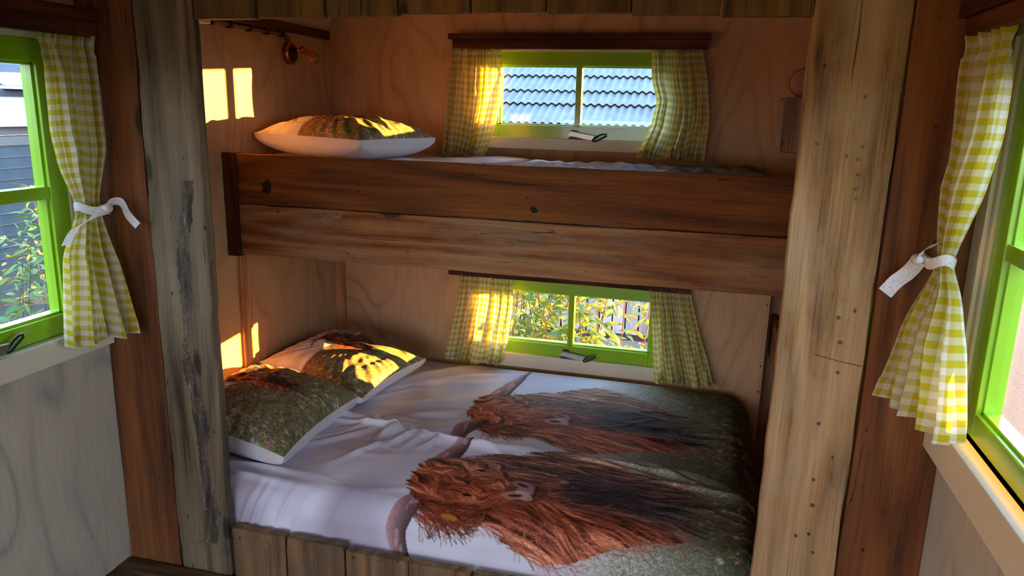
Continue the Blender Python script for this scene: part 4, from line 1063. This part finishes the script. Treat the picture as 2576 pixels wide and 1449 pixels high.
# ------------------------------------------------------------------ pillows
def pillow(lbl, loc, rot, LX, LY, H, seed, paintkw, flip=1.0, group='printed pillows', n=230):
    """local x = from wall side (-) to bed side (+), y across"""
    a = np.linspace(-1, 1, n); A_, B_ = np.meshgrid(a, a)
    rs = np.random.RandomState(seed)
    # ease param so corners get points; outline pinched between corners
    def outline(u, v): return u*(1-.10*(1-v*v)*np.abs(u)**3)
    X = outline(A_, B_)*LX/2; Y = outline(B_, A_)*LY/2
    prof_ = (np.clip(1-np.abs(A_)**2.6, 0, 1)**.62)*(np.clip(1-np.abs(B_)**2.6, 0, 1)**.62)
    ang = np.arctan2(B_, A_); rad = np.hypot(A_, B_)
    wr = .0050*np.sin(ang*26+3*rs.rand()+1.5*np.sin(ang*5))*np.clip(rad-.35, 0, 1)*np.clip(prof_*3, 0, 1)
    for q in range(10):
        cx_, cy_ = rs.uniform(-.8, .8, 2); an = rs.uniform(0, PI); d = (A_-cx_)*math.sin(an)-(B_-cy_)*math.cos(an); l_ = (A_-cx_)*math.cos(an)+(B_-cy_)*math.sin(an)
        wr += .006*np.exp(-(d/.06)**2-(l_/.4)**2)*np.clip(prof_*2, 0, 1)*rs.choice([-1, 1])
    zt_ = H*.47*prof_+wr*1.25
    zb_ = -H*.53*prof_**.40
    img = paint(330, 330, -LX/2, LX/2, -LY/2, LY/2, seed=seed, pillow=True, **paintkw)
    cc = lin(sample(img, -LX/2, LX/2, -LY/2, LY/2, X, Y))
    Mx = Matrix.Translation(loc) @ rot.to_matrix().to_4x4()
    R3 = np.array(Mx.to_3x3()); tr = np.array(loc)
    def tf(Z): return (np.stack([X, Y, Z], -1) @ R3.T)+tr
    # one closed mesh: top grid (printed) + bottom grid (white)
    top = grid_mesh('pillow', tf(zt_), M['print'], None, col=cc, label=lbl, category='pillow', group=group)
    bot = grid_mesh('underside', tf(zb_)[:, ::-1], M['white_cloth'], top, label='plain white underside')
    # piping edge
    e = [(A_[0, i], -1) for i in range(n)]
    pts = np.concatenate([tf(zt_*0)[0, :], tf(zt_*0)[1:, -1], tf(zt_*0)[-1, ::-1][1:], tf(zt_*0)[::-1, 0][1:]])
    bm = bmesh.new(); tube(bm, [tuple(p) for p in pts[::3]]+[tuple(pts[0])], .0014, 6, cap=False)
    done(bm, 'seam', M['white_cloth'], top, smooth=True)
    return top
from mathutils import Euler
pillow('front pillow on the lower bed with cow and flower meadow print', (-1.510, 2.29, .412), Euler((math.radians(-1), math.radians(9), math.radians(1))), .49, .61, .19, 31, dict(cx=.085, cv=.02, sc=.30, horizon=-.68))
pillow('back pillow on the lower bed in the corner, half in sunlight', (-1.475, 2.85, .408), Euler((math.radians(1), math.radians(8), math.radians(-8))), .52, .52, .165, 32, dict(cx=.10, cv=.04, sc=.29, horizon=-.55))
pillow('pillow on the upper bunk catching orange sunlight', (-1.430, 2.83, 1.380), Euler((math.radians(0), math.radians(1), math.radians(-14))), .54, .48, .17, 33, dict(cx=.08, cv=-.02, sc=.29, horizon=-.50))

# ------------------------------------------------------------------ wall lamp, cable
lamp = empty('wall_lamp', (-1.768, 2.975, 1.708), label='antique copper wall lamp with bare amber bulb by the upper pillow', category='lamp')
bm = bmesh.new(); tube(bm, [(-1.769, 2.975, 1.708), (-1.750, 2.975, 1.708), (-1.744, 2.975, 1.708)], [.046, .046, .041], 40); bmesh.ops.recalc_face_normals(bm, faces=bm.faces)
bp = done(bm, 'back_plate', M['brass'], lamp, smooth=False)
bm = bmesh.new(); tube(bm, [(-1.7445, 2.975, 1.708), (-1.7425, 2.975, 1.708)], [.036, .035], 32); done(bm, 'plate_face', plain('dark_bronze', (.05, .025, .012), .35, metal=.8), bp)
box('switch', M['black'], -1.743, -1.736, 2.968, 2.984, 1.678, 1.694, bp, bev=.001)
tubeo('arm', M['brass'], [(-1.744, 2.975, 1.722), (-1.700, 2.965, 1.722), (-1.698, 2.965, 1.722), (-1.690, 2.962, 1.722)], [.0085, .0085, .004, .004], lamp, 16)
c0 = Vector((-1.690, 2.962, 1.722)); d0 = Vector((.078, -.03, -.045)).normalized()
bpts = [0, .004, .012, .030, .055, .075, .088, .096, .100]; brad = [.006, .012, .0135, .0175, .0255, .0285, .025, .014, .002]
tubeo('bulb', M['amber'], [c0+d0*t for t in bpts], brad, lamp, 24)
tubeo('filament', plain('filament', (.5, .3, .12), .4, metal=.5), [c0+d0*.02, c0+d0*.05+Vector((0, .008, 0)), c0+d0*.075, c0+d0*.05-Vector((0, .008, 0)), c0+d0*.022], .0008, lamp, 6)
tubeo('socket', M['brass'], [c0-d0*.004, c0+d0*.012], [.0142, .0142], lamp, 20)
cab = tubeo('cable', plain('grey_brown_conduit', hexc('5c4634'), .5), smoothpts([(-1.758, 2.30, 1.783), (-1.758, 2.62, 1.780), (-1.758, 2.90, 1.779), (-1.757, 2.945, 1.775), (-1.756, 2.962, 1.757), (-1.757, 2.966, 1.748)], 40), .0085, None, 10, label='grey conduit clipped under the red rail down to the lamp', category='cable')
for y in (2.45, 2.56, 2.68, 2.80, 2.91):
    bm = bmesh.new(); box_bm(bm, XL, -1.744, y-.007, y+.007, 1.766, 1.792, .003); done(bm, 'clip', M['black'], cab)
box('junction_box', M['cream'], XL, -1.735, 2.34, 2.42, 1.765, 1.79, None, bev=.004, label='small white junction box at the conduit end', category='junction box')

# small round cushion on the timber block
bm = bmesh.new(); bmesh.ops.create_uvsphere(bm, u_segments=28, v_segments=14, radius=1)
for v in bm.verts: v.co = Vector((.282+v.co.x*.048*1.0, 2.70+v.co.y*.028, 1.606+v.co.z*.047))
cu = done(bm, 'cushion', M['pinkcush'], None, smooth=True, label='small round pink cushion with red piping on the timber block', category='cushion')
tubeo('piping', M['redpipe'], [(.282+.0485*math.cos(a), 2.70, 1.606+.0475*math.sin(a)) for a in [2*PI*i/40 for i in range(41)]], .0025, cu, 6)
